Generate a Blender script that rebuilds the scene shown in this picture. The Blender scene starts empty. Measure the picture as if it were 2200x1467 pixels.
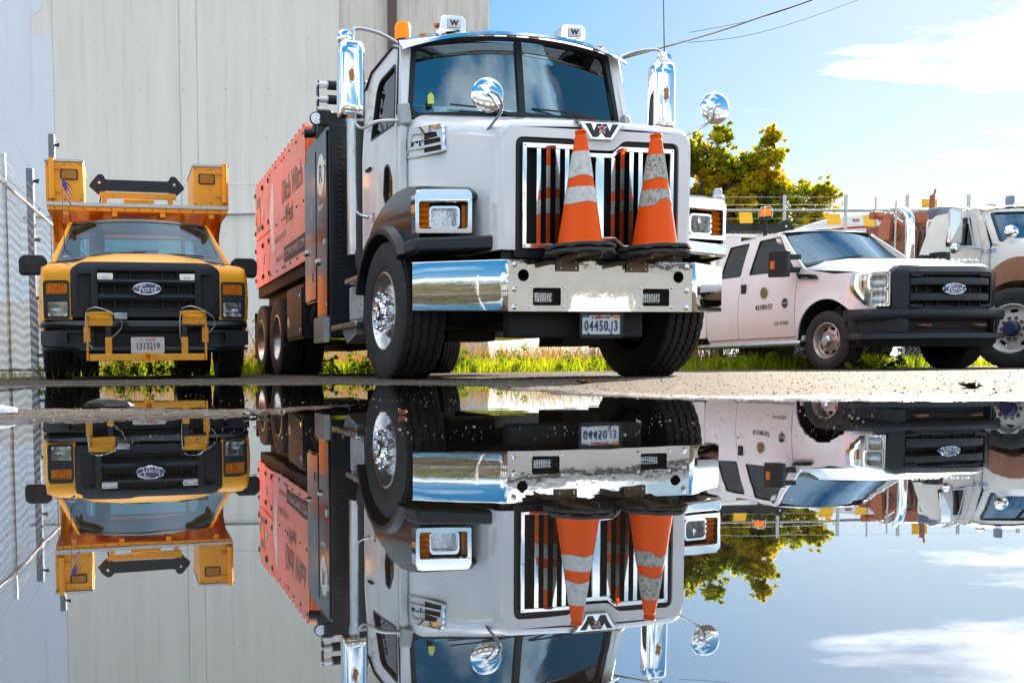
import bpy, bmesh, math, random
from math import sin, cos, pi, radians, sqrt, atan2, tan
from mathutils import Vector, Matrix
from mathutils.geometry import delaunay_2d_cdt
random.seed(7)
SC = bpy.context.scene
COL = SC.collection

# ---------------------------------------------------------------- camera
cam_d = bpy.data.cameras.new('camera')
cam = bpy.data.objects.new('camera', cam_d); COL.objects.link(cam)
cam_d.sensor_width = 36.0; cam_d.lens = 30.152
cam_d.shift_x = 0.2123; cam_d.shift_y = 0.0735
cam_d.clip_start = 0.02; cam_d.clip_end = 3000
cam.location = (0, 0, 0.108)
_f = Vector((0, cos(radians(-3.254)), sin(radians(-3.254)))); _r = Vector((1, 0, 0)); _u = _r.cross(_f)
_c, _s = cos(radians(.572)), sin(radians(.572))
_R = _c*_r - _s*_u; _U = _c*_u + _s*_r
cam.rotation_euler = Matrix((( _R.x, _U.x, -_f.x), (_R.y, _U.y, -_f.y), (_R.z, _U.z, -_f.z))).to_euler()
SC.camera = cam
# ---------------------------------------------------------------- light
SUN_AZ, SUN_EL = radians(41.0), radians(25.0)      # azimuth from +Y towards +X
SKY_STRENGTH, SUN_STRENGTH, EXPOSURE = 0.15, 2.2, 2.82
SKY_GAMMA, SKY_SAT = 0.25, 3.6
world = bpy.data.worlds.new('World'); SC.world = world; world.use_nodes = True
nt = world.node_tree; nt.nodes.clear()
def N(t, typ, **kw):
    n = t.nodes.new(typ)
    for k, v in kw.items(): setattr(n, k, v)
    return n
wo = N(nt, 'ShaderNodeOutputWorld'); bg = N(nt, 'ShaderNodeBackground')
sky = N(nt, 'ShaderNodeTexSky'); sky.sky_type = 'NISHITA'; sky.sun_disc = False
sky.sun_elevation = SUN_EL; sky.sun_rotation = SUN_AZ
sky.air_density = 1.0; sky.dust_density = 0.2; sky.ozone_density = 2.5; sky.altitude = 20
tc = N(nt, 'ShaderNodeTexCoord')
sep = N(nt, 'ShaderNodeSeparateXYZ'); nt.links.new(tc.outputs['Generated'], sep.inputs[0])
# flat cloud layer: direction projected on a plane overhead
zmax = N(nt, 'ShaderNodeMath', operation='MAXIMUM'); zmax.inputs[1].default_value = 0.03; nt.links.new(sep.outputs[2], zmax.inputs[0])
zadd = N(nt, 'ShaderNodeMath', operation='ADD'); zadd.inputs[1].default_value = 0.10; nt.links.new(zmax.outputs[0], zadd.inputs[0])
dx = N(nt, 'ShaderNodeMath', operation='DIVIDE'); dy = N(nt, 'ShaderNodeMath', operation='DIVIDE')
nt.links.new(sep.outputs[0], dx.inputs[0]); nt.links.new(sep.outputs[1], dy.inputs[0])
nt.links.new(zadd.outputs[0], dx.inputs[1]); nt.links.new(zadd.outputs[0], dy.inputs[1])
cmb = N(nt, 'ShaderNodeCombineXYZ'); nt.links.new(dx.outputs[0], cmb.inputs[0]); nt.links.new(dy.outputs[0], cmb.inputs[1])
cmap = N(nt, 'ShaderNodeMapping'); cmap.inputs['Scale'].default_value = (0.55, 1.15, 1); cmap.inputs['Rotation'].default_value = (0, 0, 0.5); cmap.inputs['Location'].default_value = (40.124, 28.613, 0)
nt.links.new(cmb.outputs[0], cmap.inputs[0])
cn = N(nt, 'ShaderNodeTexNoise'); cn.inputs['Scale'].default_value = 0.9; cn.inputs['Detail'].default_value = 7; cn.inputs['Roughness'].default_value = 0.58; cn.inputs['Distortion'].default_value = 0.5
nt.links.new(cmap.outputs[0], cn.inputs['Vector'])
cr = N(nt, 'ShaderNodeValToRGB'); cr.color_ramp.elements[0].position = 0.47; cr.color_ramp.elements[1].position = 0.74
cr.color_ramp.elements[0].color = (0, 0, 0, 1); cr.color_ramp.elements[1].color = (.75, .75, .75, 1)
nt.links.new(cn.outputs['Fac'], cr.inputs[0])
cm = N(nt, 'ShaderNodeMixRGB'); cm.inputs[2].default_value = (6.2, 5.8, 5.3, 1)
sgm = N(nt, 'ShaderNodeGamma'); sgm.inputs[1].default_value = SKY_GAMMA; nt.links.new(sky.outputs[0], sgm.inputs[0])
shs = N(nt, 'ShaderNodeHueSaturation'); shs.inputs['Saturation'].default_value = SKY_SAT; shs.inputs['Value'].default_value = .61; nt.links.new(sgm.outputs[0], shs.inputs['Color'])
hz1 = N(nt, 'ShaderNodeMath', operation='SUBTRACT'); hz1.inputs[0].default_value = 1.0; nt.links.new(zmax.outputs[0], hz1.inputs[1])
hz2 = N(nt, 'ShaderNodeMath', operation='POWER'); hz2.inputs[1].default_value = 8.0; nt.links.new(hz1.outputs[0], hz2.inputs[0])
hz3 = N(nt, 'ShaderNodeMath', operation='MULTIPLY'); hz3.inputs[1].default_value = 0.75; nt.links.new(hz2.outputs[0], hz3.inputs[0])
hzm = N(nt, 'ShaderNodeMixRGB'); hzm.inputs[2].default_value = (1.75, 1.73, 1.68, 1); nt.links.new(hz3.outputs[0], hzm.inputs[0]); nt.links.new(shs.outputs[0], hzm.inputs[1])
nt.links.new(cr.outputs[0], cm.inputs[0]); nt.links.new(hzm.outputs[0], cm.inputs[1])
nt.links.new(cm.outputs[0], bg.inputs[0]); bg.inputs[1].default_value = SKY_STRENGTH
nt.links.new(bg.outputs[0], wo.inputs[0])
sun_d = bpy.data.lights.new('sun', 'SUN'); sun_d.energy = SUN_STRENGTH; sun_d.angle = radians(.6); sun_d.color = (1, .89, .74)
sun = bpy.data.objects.new('sun', sun_d); COL.objects.link(sun)
sv = Vector((sin(SUN_AZ)*cos(SUN_EL), cos(SUN_AZ)*cos(SUN_EL), sin(SUN_EL)))
sun.rotation_euler = (-sv).to_track_quat('-Z', 'Y').to_euler(); sun.location = sv*60
SC.view_settings.view_transform = 'Standard'; SC.view_settings.look = 'None'
SC.view_settings.exposure = EXPOSURE; SC.view_settings.gamma = 1.0; SC.view_settings.use_curve_mapping = False
SC.render.engine = 'CYCLES'
SC.cycles.max_bounces = 8; SC.cycles.transparent_max_bounces = 16; SC.cycles.glossy_bounces = 5; SC.cycles.transmission_bounces = 4
SC.cycles.caustics_reflective = False; SC.cycles.caustics_refractive = False; SC.cycles.sample_clamp_indirect = 6.0
SC.cycles.use_denoising = True

# ---------------------------------------------------------------- materials
def mat(name, col, rough=.5, metal=0, var=.06, vscale=3.0, bump=0, bscale=40, coat=0, spec=.5, dirt=None, dscale=1.5, dlo=.5, dhi=.75, stretch=None, rvar=0.08, alpha=None):
    m = bpy.data.materials.new(name); m.use_nodes = True; t = m.node_tree; b = t.nodes['Principled BSDF']
    tcn = N(t, 'ShaderNodeTexCoord'); vec = tcn.outputs['Object']
    if stretch:
        mp = N(t, 'ShaderNodeMapping'); mp.inputs['Scale'].default_value = stretch; t.links.new(vec, mp.inputs[0]); vec = mp.outputs[0]
    n1 = N(t, 'ShaderNodeTexNoise'); n1.inputs['Scale'].default_value = vscale; n1.inputs['Detail'].default_value = 5; n1.inputs['Roughness'].default_value = .62
    t.links.new(vec, n1.inputs['Vector'])
    r1 = N(t, 'ShaderNodeMapRange'); r1.inputs[1].default_value = .3; r1.inputs[2].default_value = .7; r1.inputs[3].default_value = 1-var; r1.inputs[4].default_value = 1+var
    t.links.new(n1.outputs['Fac'], r1.inputs[0])
    mx = N(t, 'ShaderNodeMixRGB', blend_type='MULTIPLY'); mx.inputs[0].default_value = 1; mx.inputs[1].default_value = (*col, 1)
    t.links.new(r1.outputs[0], mx.inputs[2]); out = mx.outputs[0]
    rr = N(t, 'ShaderNodeMapRange'); rr.inputs[1].default_value = .3; rr.inputs[2].default_value = .7; rr.inputs[3].default_value = max(0.01, rough-rvar*rough); rr.inputs[4].default_value = min(1, rough+rvar*rough)
    t.links.new(n1.outputs['Fac'], rr.inputs[0]); rout = rr.outputs[0]
    if dirt:
        n2 = N(t, 'ShaderNodeTexNoise'); n2.inputs['Scale'].default_value = dscale; n2.inputs['Detail'].default_value = 8; n2.inputs['Roughness'].default_value = .7
        t.links.new(vec, n2.inputs['Vector'])
        r2 = N(t, 'ShaderNodeMapRange'); r2.inputs[1].default_value = dlo; r2.inputs[2].default_value = dhi
        t.links.new(n2.outputs['Fac'], r2.inputs[0])
        m2 = N(t, 'ShaderNodeMixRGB'); m2.inputs[2].default_value = (*dirt, 1); t.links.new(r2.outputs[0], m2.inputs[0]); t.links.new(out, m2.inputs[1]); out = m2.outputs[0]
        m3 = N(t, 'ShaderNodeMixRGB'); m3.inputs[2].default_value = (.75, .75, .75, 1); t.links.new(r2.outputs[0], m3.inputs[0]); t.links.new(rout, m3.inputs[1]); rout = m3.outputs[0]
    t.links.new(out, b.inputs['Base Color']); t.links.new(rout, b.inputs['Roughness'])
    b.inputs['Metallic'].default_value = metal; b.inputs['Specular IOR Level'].default_value = spec
    b.inputs['Coat Weight'].default_value = coat; b.inputs['Coat Roughness'].default_value = .06
    if bump:
        n3 = N(t, 'ShaderNodeTexNoise'); n3.inputs['Scale'].default_value = bscale; n3.inputs['Detail'].default_value = 4; t.links.new(vec, n3.inputs['Vector'])
        bp = N(t, 'ShaderNodeBump'); bp.inputs['Strength'].default_value = 1; bp.inputs['Distance'].default_value = bump
        t.links.new(n3.outputs['Fac'], bp.inputs['Height']); t.links.new(bp.outputs[0], b.inputs['Normal'])
    return m
def glass(name, tint=(.55, .7, .72), rough=.0, base=.08, top=1.0, gcol=(1, 1, 1)):
    m = bpy.data.materials.new(name); m.use_nodes = True; t = m.node_tree; t.nodes.clear()
    o = N(t, 'ShaderNodeOutputMaterial'); tr = N(t, 'ShaderNodeBsdfTransparent'); gl = N(t, 'ShaderNodeBsdfGlossy'); mx = N(t, 'ShaderNodeMixShader')
    tr.inputs[0].default_value = (*tint, 1); gl.inputs['Roughness'].default_value = rough; gl.inputs[0].default_value = (*gcol, 1)
    fr = N(t, 'ShaderNodeFresnel'); fr.inputs[0].default_value = 1.52
    mr = N(t, 'ShaderNodeMapRange'); mr.inputs[3].default_value = base; mr.inputs[4].default_value = top; t.links.new(fr.outputs[0], mr.inputs[0])
    nz = N(t, 'ShaderNodeTexNoise'); nz.inputs['Scale'].default_value = 1.2; bp = N(t, 'ShaderNodeBump'); bp.inputs['Distance'].default_value = .0025
    t.links.new(nz.outputs['Fac'], bp.inputs['Height']); t.links.new(bp.outputs[0], gl.inputs['Normal'])
    t.links.new(mr.outputs[0], mx.inputs[0]); t.links.new(tr.outputs[0], mx.inputs[1]); t.links.new(gl.outputs[0], mx.inputs[2]); t.links.new(mx.outputs[0], o.inputs[0])
    return m
def lens(name, col, rough=.12, trans=.0):
    m = mat(name, col, rough, var=.12, vscale=30, bump=.002, bscale=120, coat=.7)
    m.node_tree.nodes['Principled BSDF'].inputs['Subsurface Weight'].default_value = .0
    m.node_tree.nodes['Principled BSDF'].inputs['Transmission Weight'].default_value = trans
    return m
MT = {}
MT['white'] = mat('white_paint', (.84, .84, .84), .24, var=.03, coat=.9, dirt=(.45, .42, .38), dscale=3, dlo=.62, dhi=.95)
MT['white_old'] = mat('aged_white_paint', (.68, .67, .62), .4, var=.05, coat=.2, dirt=(.40, .33, .26), dscale=4, dlo=.55, dhi=.85)
MT['white_pink'] = mat('pickup_white_paint', (.83, .81, .79), .25, var=.03, coat=.7, dirt=(.42, .34, .27), dscale=2.5, dlo=.62, dhi=1.0)
MT['yellow'] = mat('yellow_paint', (1.0, .40, .006), .38, var=.07, spec=.35, coat=.12, dirt=(.30, .15, .05), dscale=5, dlo=.6, dhi=.9)
MT['yellow_b'] = mat('worn_yellow_paint', (.88, .36, .012), .5, var=.12, vscale=9, dirt=(.10, .07, .05), dscale=14, dlo=.62, dhi=.72)
MT['orange'] = mat('orange_paint', (.93, .16, .03), .36, var=.05, coat=.35, dirt=(.40, .2, .14), dscale=3, dlo=.55, dhi=.9, rvar=.2)
MT['chrome'] = mat('chrome', (.80, .81, .83), .055, 1, var=.02, bump=.0006, bscale=2.2, dirt=(.4, .38, .35), dscale=9, dlo=.68, dhi=1.0)
MT['bumper'] = mat('polished_steel', (.64, .65, .66), .035, 1, var=.03, bump=.0012, bscale=3.5, dirt=(.42, .4, .37), dscale=12, dlo=.66, dhi=.95)
MT['steel'] = mat('brushed_steel', (.55, .56, .57), .32, 1, var=.12, vscale=8, dirt=(.16, .13, .1), dscale=10, dlo=.58, dhi=.8)
MT['alu'] = mat('cast_aluminium', (.62, .62, .62), .28, 1, var=.08, vscale=9, dirt=(.22, .19, .16), dscale=9, dlo=.55, dhi=.8)
MT['alu_paint'] = mat('grey_steel_paint', (.42, .44, .46), .45, var=.1, dirt=(.18, .16, .14), dscale=9)
MT['tread'] = mat('diamond_plate', (.55, .55, .54), .38, .9, var=.2, vscale=60, bump=.012, bscale=70)
MT['black_gloss'] = mat('black_gloss_paint', (.012, .013, .016), .18, var=.2, coat=.15, spec=.4, dirt=(.10, .09, .08), dscale=6, dlo=.62, dhi=1.0)
MT['black'] = mat('black_plastic', (.011, .012, .014), .45, spec=.35, var=.15, vscale=12, bump=.0008, bscale=220, dirt=(.07, .065, .06), dscale=7, dlo=.55, dhi=.95)
MT['blueblack'] = mat('faded_black_plastic', (.013, .017, .024), .40, var=.2, vscale=10, bump=.0006, bscale=240, spec=.35, dirt=(.07, .07, .07), dscale=9, dlo=.64, dhi=.95)
MT['dark'] = mat('dark_underbody', (.012, .012, .012), .75, var=.3, vscale=8)
MT['rubber'] = mat('tyre_rubber', (.016, .016, .017), .7, var=.2, vscale=20, bump=.0015, bscale=90, dirt=(.07, .06, .05), dscale=12, dlo=.5, dhi=.9)
MT['rubber_grey'] = mat('worn_rubber', (.055, .055, .052), .8, var=.25, vscale=16, bump=.002, bscale=60)
MT['amber'] = lens('amber_lens', (.85, .27, .015), .15)

def glow_lens(name, col, mixf=.55):
    m = bpy.data.materials.new(name); m.use_nodes = True; t = m.node_tree; b = t.nodes['Principled BSDF']; b.inputs['Base Color'].default_value = (*col, 1); b.inputs['Roughness'].default_value = .18
    tr = N(t, 'ShaderNodeBsdfTranslucent'); tr.inputs[0].default_value = (*col, 1); mx = N(t, 'ShaderNodeMixShader'); mx.inputs[0].default_value = mixf
    w = N(t, 'ShaderNodeTexWave'); w.inputs['Scale'].default_value = 28; w.inputs['Distortion'].default_value = 1; bp = N(t, 'ShaderNodeBump'); bp.inputs['Distance'].default_value = .003; tcx = N(t, 'ShaderNodeTexCoord')
    t.links.new(tcx.outputs['Object'], w.inputs['Vector']); t.links.new(w.outputs['Fac'], bp.inputs['Height']); t.links.new(bp.outputs[0], b.inputs['Normal'])
    t.links.new(b.outputs[0], mx.inputs[1]); t.links.new(tr.outputs[0], mx.inputs[2]); t.links.new(mx.outputs[0], t.nodes['Material Output'].inputs[0]); return m
MT['beacon'] = glow_lens('beacon_amber', (1.0, .42, .01)); MT['amber'] = glow_lens('amber_lens', (1.0, .30, .004), .35); MT['amber_dark'] = glow_lens('old_amber_lens', (.62, .24, .004), .2)
MT['red_lens'] = lens('red_lens', (.5, .03, .02))
MT['lamp_in'] = mat('lamp_reflector', (.78, .79, .8), .12, .9, var=.35, vscale=60, bump=.006, bscale=60)
MT['lamp_glass'] = glass('lamp_glass', (.95, .96, .97), .02, .03)
MT['glass'] = glass('windscreen_glass', (.62, .84, .90), 0, .10)
MT['glass_clear'] = glass('clear_windscreen', (.42, .58, .68), 0, .004, .25)
MT['glass_sky'] = glass('sky_blue_glass', (.40, .68, .88), 0, .16, 1.0, (.55, .80, 1.0))  # blue of a sky reflection put into the tint and gloss colour
MT['glass_dark'] = glass('side_glass', (.82, .92, .88), 0, .03)
MT['interior'] = mat('cab_interior', (.13, .14, .15), .8, var=.2)
MT['interior_l'] = mat('cab_trim_grey', (.22, .23, .24), .7, var=.1)
MT['seat'] = mat('seat_cloth', (.20, .23, .26), .9, var=.2)
MT['cone'] = mat('cone_orange', (1.0, .105, .0), .55, var=.05, spec=.25, dirt=(.12, .06, .04), dscale=16, dlo=.70, dhi=.78)
MT['cone_band'] = mat('cone_band', (.66, .64, .61), .6, var=.15, vscale=30, dirt=(.30, .28, .26), dscale=26, dlo=.56, dhi=.74)
MT['cone_band2'] = mat('worn_cone_band', (.52, .49, .43), .7, var=.25, vscale=34, dirt=(.16, .15, .13), dscale=60, dlo=.50, dhi=.60)
MT['bracket'] = mat('rusty_bracket', (.26, .20, .15), .55, .4, var=.2, vscale=20, dirt=(.16, .07, .03), dscale=15)
MT['rust'] = mat('rust_brown', (.24, .085, .04), .7, var=.25, vscale=7, dirt=(.09, .04, .025), dscale=5, dlo=.4, dhi=.7, bump=.002, bscale=30)
MT['rust_red'] = mat('rust_red_paint', (.34, .11, .06), .55, var=.15, vscale=6, dirt=(.14, .06, .04), dscale=6, dlo=.45, dhi=.75)
MT['fender_brown'] = mat('primer_fender', (.30, .13, .075), .4, var=.12, vscale=4, coat=.2, dirt=(.16, .08, .05), dscale=4)
MT['plate_w'] = mat('plate_white', (.80, .81, .82), .4, var=.04, dirt=(.5, .45, .4), dscale=30, dlo=.6, dhi=.9)
MT['plate_g'] = mat('plate_grey', (.60, .60, .58), .5, var=.08, dirt=(.35, .3, .26), dscale=40, dlo=.5, dhi=.85)
MT['navy'] = mat('plate_navy', (.02, .03, .10), .5)
MT['red'] = mat('red_print', (.55, .03, .03), .5)
MT['blue'] = mat('blue_print', (.03, .06, .38), .5)
MT['sticker'] = mat('orange_sticker', (.90, .25, .03), .5)
MT['print_dark'] = mat('dark_print', (.03, .03, .032), .5, var=.1)
MT['print_faded'] = mat('faded_print', (.20, .14, .12), .5, var=.3, vscale=12)
MT['print_white'] = mat('white_print', (.78, .78, .76), .5, var=.1, vscale=15)
MT['print_grey'] = mat('weathered_print', (.62, .40, .33), .5, var=.3, vscale=15)
MT['gold'] = mat('gold_seal', (.24, .16, .05), .45, .3, var=.3, vscale=60)
MT['oval_blue'] = mat('oval_blue', (.012, .05, .19), .18, var=.1, coat=.8)
MT['sticker_y'] = mat('yellow_tag', (.62, .68, .12), .6)
MT['paper'] = mat('paper', (.62, .75, .74), .8, var=.1)
MT['steel_tan'] = mat('dusty_steel_wheel', (.50, .44, .40), .42, .75, var=.12, vscale=9, dirt=(.22, .16, .12), dscale=8, dlo=.5, dhi=.8)
MT['galv'] = mat('galvanised_steel', (.50, .51, .51), .42, .8, var=.1, vscale=14)
MT['wire'] = mat('galvanised_wire', (.62, .62, .60), .38, .7, var=.15, vscale=9)
MT['bluegrey'] = mat('blue_grey_post', (.14, .18, .23), .5, var=.1)
MT['brown_pipe'] = mat('brown_downpipe', (.11, .065, .055), .55, var=.12)
MT['flag_y'] = mat('yellow_panel', (.95, .52, .02), .6, var=.06)
MT['cable'] = mat('cable', (.012, .012, .014), .95, spec=.05)
MT['flag'] = mat('flag_cloth', (.6, .58, .57), .9)
# ---------------------------------------------------------------- mesh helpers
def pip(p, poly):
    x, y = p; c = False; n = len(poly); j = n-1
    for i in range(n):
        xi, yi = poly[i]; xj, yj = poly[j]
        if (yi > y) != (yj > y) and x < (xj-xi)*(y-yi)/(yj-yi+1e-12)+xi: c = not c
        j = i
    return c
def rpoly(pts, r, n=4):
    """round the corners of a 2-D polygon"""
    out = []; L = len(pts)
    for i in range(L):
        p0, p1, p2 = Vector(pts[i-1]), Vector(pts[i]), Vector(pts[(i+1) % L])
        rr = r[i] if isinstance(r, (list, tuple)) else r
        a, b = p0-p1, p2-p1; la, lb = a.length, b.length
        if rr <= 1e-5 or la < 1e-6 or lb < 1e-6: out.append(tuple(p1)); continue
        a /= la; b /= lb
        d = min(rr, la*.48, lb*.48)
        s, e = p1+a*d, p1+b*d
        for k in range(n+1):
            t = k/n; out.append(tuple(s*(1-t)**2+p1*2*t*(1-t)+e*t*t))
    return out
def rrect(x0, x1, y0, y1, r=.02, n=4): return rpoly([(x0, y0), (x1, y0), (x1, y1), (x0, y1)], r, n)
def circ(cx, cy, r, n=24, ry=None, a0=0, a1=2*pi):
    ry = r if ry is None else ry
    m = n if abs(a1-a0-2*pi) < 1e-6 else n+1
    return [(cx+r*cos(a0+(a1-a0)*k/n), cy+ry*sin(a0+(a1-a0)*k/n)) for k in range(m)]
def dens(poly, step):
    out = []
    for i in range(len(poly)):
        a, b = Vector(poly[i]), Vector(poly[(i+1) % len(poly)]); k = max(1, int((b-a).length/step+.5))
        for j in range(k): out.append(tuple(a+(b-a)*(j/k)))
    return out
class MB:
    def __init__(s): s.v = []; s.f = []
    def add(s, vs, fs):
        o = len(s.v); s.v += [tuple(p) for p in vs]; s.f += [tuple(i+o for i in f) for f in fs]; return s
    def box(s, x0, x1, y0, y1, z0, z1, M=None):
        p = [(x, y, z) for z in (z0, z1) for y in (y0, y1) for x in (x0, x1)]
        if M: p = [tuple(M @ Vector(q)) for q in p]
        return s.add(p, [(0, 2, 3, 1), (4, 5, 7, 6), (0, 1, 5, 4), (2, 6, 7, 3), (0, 4, 6, 2), (1, 3, 7, 5)])
    def hexa(s, p):   # 8 points, bottom ring then top ring (ccw)
        return s.add(p, [(3, 2, 1, 0), (4, 5, 6, 7), (0, 1, 5, 4), (1, 2, 6, 5), (2, 3, 7, 6), (3, 0, 4, 7)])
    def loft(s, rings, closed=True, caps=True):
        n = len(rings[0]); vs = [p for r in rings for p in r]; fs = []
        for i in range(len(rings)-1):
            for j in range(n if closed else n-1):
                k = (j+1) % n; fs.append((i*n+j, i*n+k, (i+1)*n+k, (i+1)*n+j))
        if caps and closed: fs += [tuple(range(n-1, -1, -1)), tuple((len(rings)-1)*n+j for j in range(n))]
        return s.add(vs, fs)
    def grid(s, rows): return s.loft(rows, False, False)
    def prism(s, poly, ax, a, b):
        def P(u, v, w): return {'x': (w, u, v), 'y': (u, w, v), 'z': (u, v, w)}[ax]
        return s.loft([[P(u, v, a) for u, v in poly], [P(u, v, b) for u, v in poly]])
    def tube(s, path, r, n=8, caps=True, closed=False):
        P = [Vector(p) for p in path]; rings = []; L = len(P); up = None
        for i in range(L):
            if closed: t = (P[(i+1) % L]-P[i-1])
            else: t = (P[min(i+1, L-1)]-P[max(i-1, 0)])
            t.normalize()
            if up is None: up = Vector((0, 0, 1)) if abs(t.z) < .9 else Vector((1, 0, 0))
            a = t.cross(up)
            if a.length < 1e-5: a = t.cross(Vector((.3, 1, .2)))
            a.normalize(); b = a.cross(t).normalized(); up = b
            rr = r[i] if isinstance(r, (list, tuple)) else r
            rings.append([tuple(P[i]+(a*cos(2*pi*k/n)+b*sin(2*pi*k/n))*rr) for k in range(n)])
        if closed: rings.append(rings[0])
        return s.loft(rings, True, caps and not closed)
    def lathe(s, prof, o=(0, 0, 0), ax='x', n=32, caps=True):
        """prof: (radius, offset along axis)"""
        rings = []
        for r, a in prof:
            ring = []
            for k in range(n):
                c, d = r*cos(2*pi*k/n), r*sin(2*pi*k/n)
                ring.append({'x': (o[0]+a, o[1]+c, o[2]+d), 'y': (o[0]+c, o[1]+a, o[2]+d), 'z': (o[0]+c, o[1]+d, o[2]+a)}[ax])
            rings.append(ring)
        return s.loft(rings, True, caps)
    def plate(s, outer, holes, fn, th, step=None, wall=True):
        """2-D region with holes mapped by fn(u,v,w); w=0 front, w=th back"""
        if step: outer = dens(outer, step); holes = [dens(h, step) for h in holes]
        pts = []; ed = []
        for L in [outer]+holes:
            o = len(pts); pts += [Vector(p) for p in L]; ed += [(o+i, o+(i+1) % len(L)) for i in range(len(L))]
        if step:
            xs = [p[0] for p in outer]; ys = [p[1] for p in outer]
            u = min(xs)+step*.5
            while u < max(xs):
                v = min(ys)+step*.5
                while v < max(ys):
                    if pip((u, v), outer) and not any(pip((u, v), h) for h in holes): pts.append(Vector((u, v)))
                    v += step
                u += step
        r = delaunay_2d_cdt(pts, ed, [], 0, 1e-5)
        V, Fc = r[0], r[2]; keep = []
        for f in Fc:
            c = (sum(V[i][0] for i in f)/len(f), sum(V[i][1] for i in f)/len(f))
            if pip(c, outer) and not any(pip(c, h) for h in holes): keep.append(tuple(f))
        n = len(V)
        s0 = [fn(p[0], p[1], 0) for p in V]
        if not th: return s.add(s0, keep)
        vs = s0+[fn(p[0], p[1], th) for p in V]; fs = list(keep)+[tuple(i+n for i in reversed(f)) for f in keep]
        cnt = {}
        for f in keep:
            for i in range(len(f)):
                a, b = f[i], f[(i+1) % len(f)]; cnt[(a, b)] = 1
        for (a, b) in list(cnt):
            if (b, a) not in cnt: fs.append((b, a, a+n, b+n))
        return s.add(vs, fs)
    def mirror(s):
        o = MB(); o.v = [(-x, y, z) for x, y, z in s.v]; o.f = [tuple(reversed(f)) for f in s.f]; return o
    def xf(s, M): s.v = [tuple(M @ Vector(p)) for p in s.v]; return s
def mesh_of(name, mb, smooth=35):
    me = bpy.data.meshes.new(name); me.from_pydata(mb.v, [], mb.f)
    if smooth:
        bm = bmesh.new(); bm.from_mesh(me); bmesh.ops.remove_doubles(bm, verts=bm.verts, dist=1e-5); bmesh.ops.recalc_face_normals(bm, faces=bm.faces); bm.to_mesh(me); bm.free()
        for p in me.polygons: p.use_smooth = True
        me.set_sharp_from_angle(angle=radians(smooth))
    me.update(); return me
def obj(name, mb, m, parent=None, bevel=0, smooth=35, seg=2, label=None, kind=None):
    me = mb if isinstance(mb, bpy.types.Mesh) else mesh_of(name, mb, smooth)
    if m is not None:
        me.materials.clear(); me.materials.append(MT[m] if isinstance(m, str) else m)
    o = bpy.data.objects.new(name, me); COL.objects.link(o)
    if parent: o.parent = parent
    if bevel:
        b = o.modifiers.new('bevel', 'BEVEL'); b.width = bevel; b.segments = seg; b.limit_method = 'ANGLE'; b.angle_limit = radians(30)
    if label: o['label'] = label
    if kind: o['kind'] = kind
    return o
def thing(name, label, cat, loc=(0, 0, 0), rz=0, group=None, scale=1):
    o = bpy.data.objects.new(name, None); COL.objects.link(o); o.location = loc; o.rotation_euler = (0, 0, radians(rz)); o.scale = (scale,)*3
    o.empty_display_size = .2
    o['label'] = label; o['category'] = cat
    if group: o['group'] = group
    return o
def tag(o, label, cat, group=None, kind=None):
    o['label'] = label; o['category'] = cat
    if group: o['group'] = group
    if kind: o['kind'] = kind
    return o
def struct(name, mb, m, smooth=35): o = obj(name, mb, m, smooth=smooth); o['kind'] = 'structure'; return o
# flat lettering from the built-in font, placed on a plane: origin, right dir, up dir
def text(name, s, size, o, right, up, m, parent, depth=.002, shear=0, sx=1.0, align='CENTER', bold=0, spacing=1.0):
    cu = bpy.data.curves.new('t', 'FONT'); cu.body = s; cu.size = size; cu.extrude = depth/2; cu.shear = shear; cu.align_x = align; cu.align_y = 'CENTER'; cu.offset = bold; cu.resolution_u = 3; cu.space_character = spacing
    t = bpy.data.objects.new('t', cu); COL.objects.link(t)
    bpy.context.view_layer.update()
    me = bpy.data.meshes.new_from_object(t.evaluated_get(bpy.context.evaluated_depsgraph_get()))
    bpy.data.objects.remove(t); bpy.data.curves.remove(cu)
    R, U = Vector(right).normalized(), Vector(up).normalized(); W = R.cross(U); O = Vector(o)
    for v in me.vertices: v.co = O+R*(v.co.x*sx)+U*v.co.y+W*(v.co.z+depth/2)
    me.name = name
    return obj(name, me, m, parent)
def stroke(mb, pts, w, o, right, up, d=.002):
    """flat ribbon along 2-D points on a plane"""
    R, U = Vector(right).normalized(), Vector(up).normalized(); W = R.cross(U); O = Vector(o)
    P = [Vector(p) for p in pts]; L = []; Rr = []
    for i, p in enumerate(P):
        t = (P[min(i+1, len(P)-1)]-P[max(i-1, 0)]).normalized(); nn = Vector((-t.y, t.x))
        ww = w[i] if isinstance(w, (list, tuple)) else w
        a, b = p+nn*ww/2, p-nn*ww/2
        L.append(tuple(O+R*a.x+U*a.y+W*d)); Rr.append(tuple(O+R*b.x+U*b.y+W*d))
    mb.grid([L, Rr]); return mb
def spline(pts, n=6):
    P = [Vector(p) for p in pts]; out = []
    for i in range(len(P)-1):
        p0, p1, p2, p3 = P[max(i-1, 0)], P[i], P[i+1], P[min(i+2, len(P)-1)]
        for k in range(n):
            t = k/n; out.append(tuple(.5*((2*p1)+(p2-p0)*t+(2*p0-5*p1+4*p2-p3)*t*t+(3*p1-p0-3*p2+p3)*t**3)))
    out.append(tuple(P[-1])); return out
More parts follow.
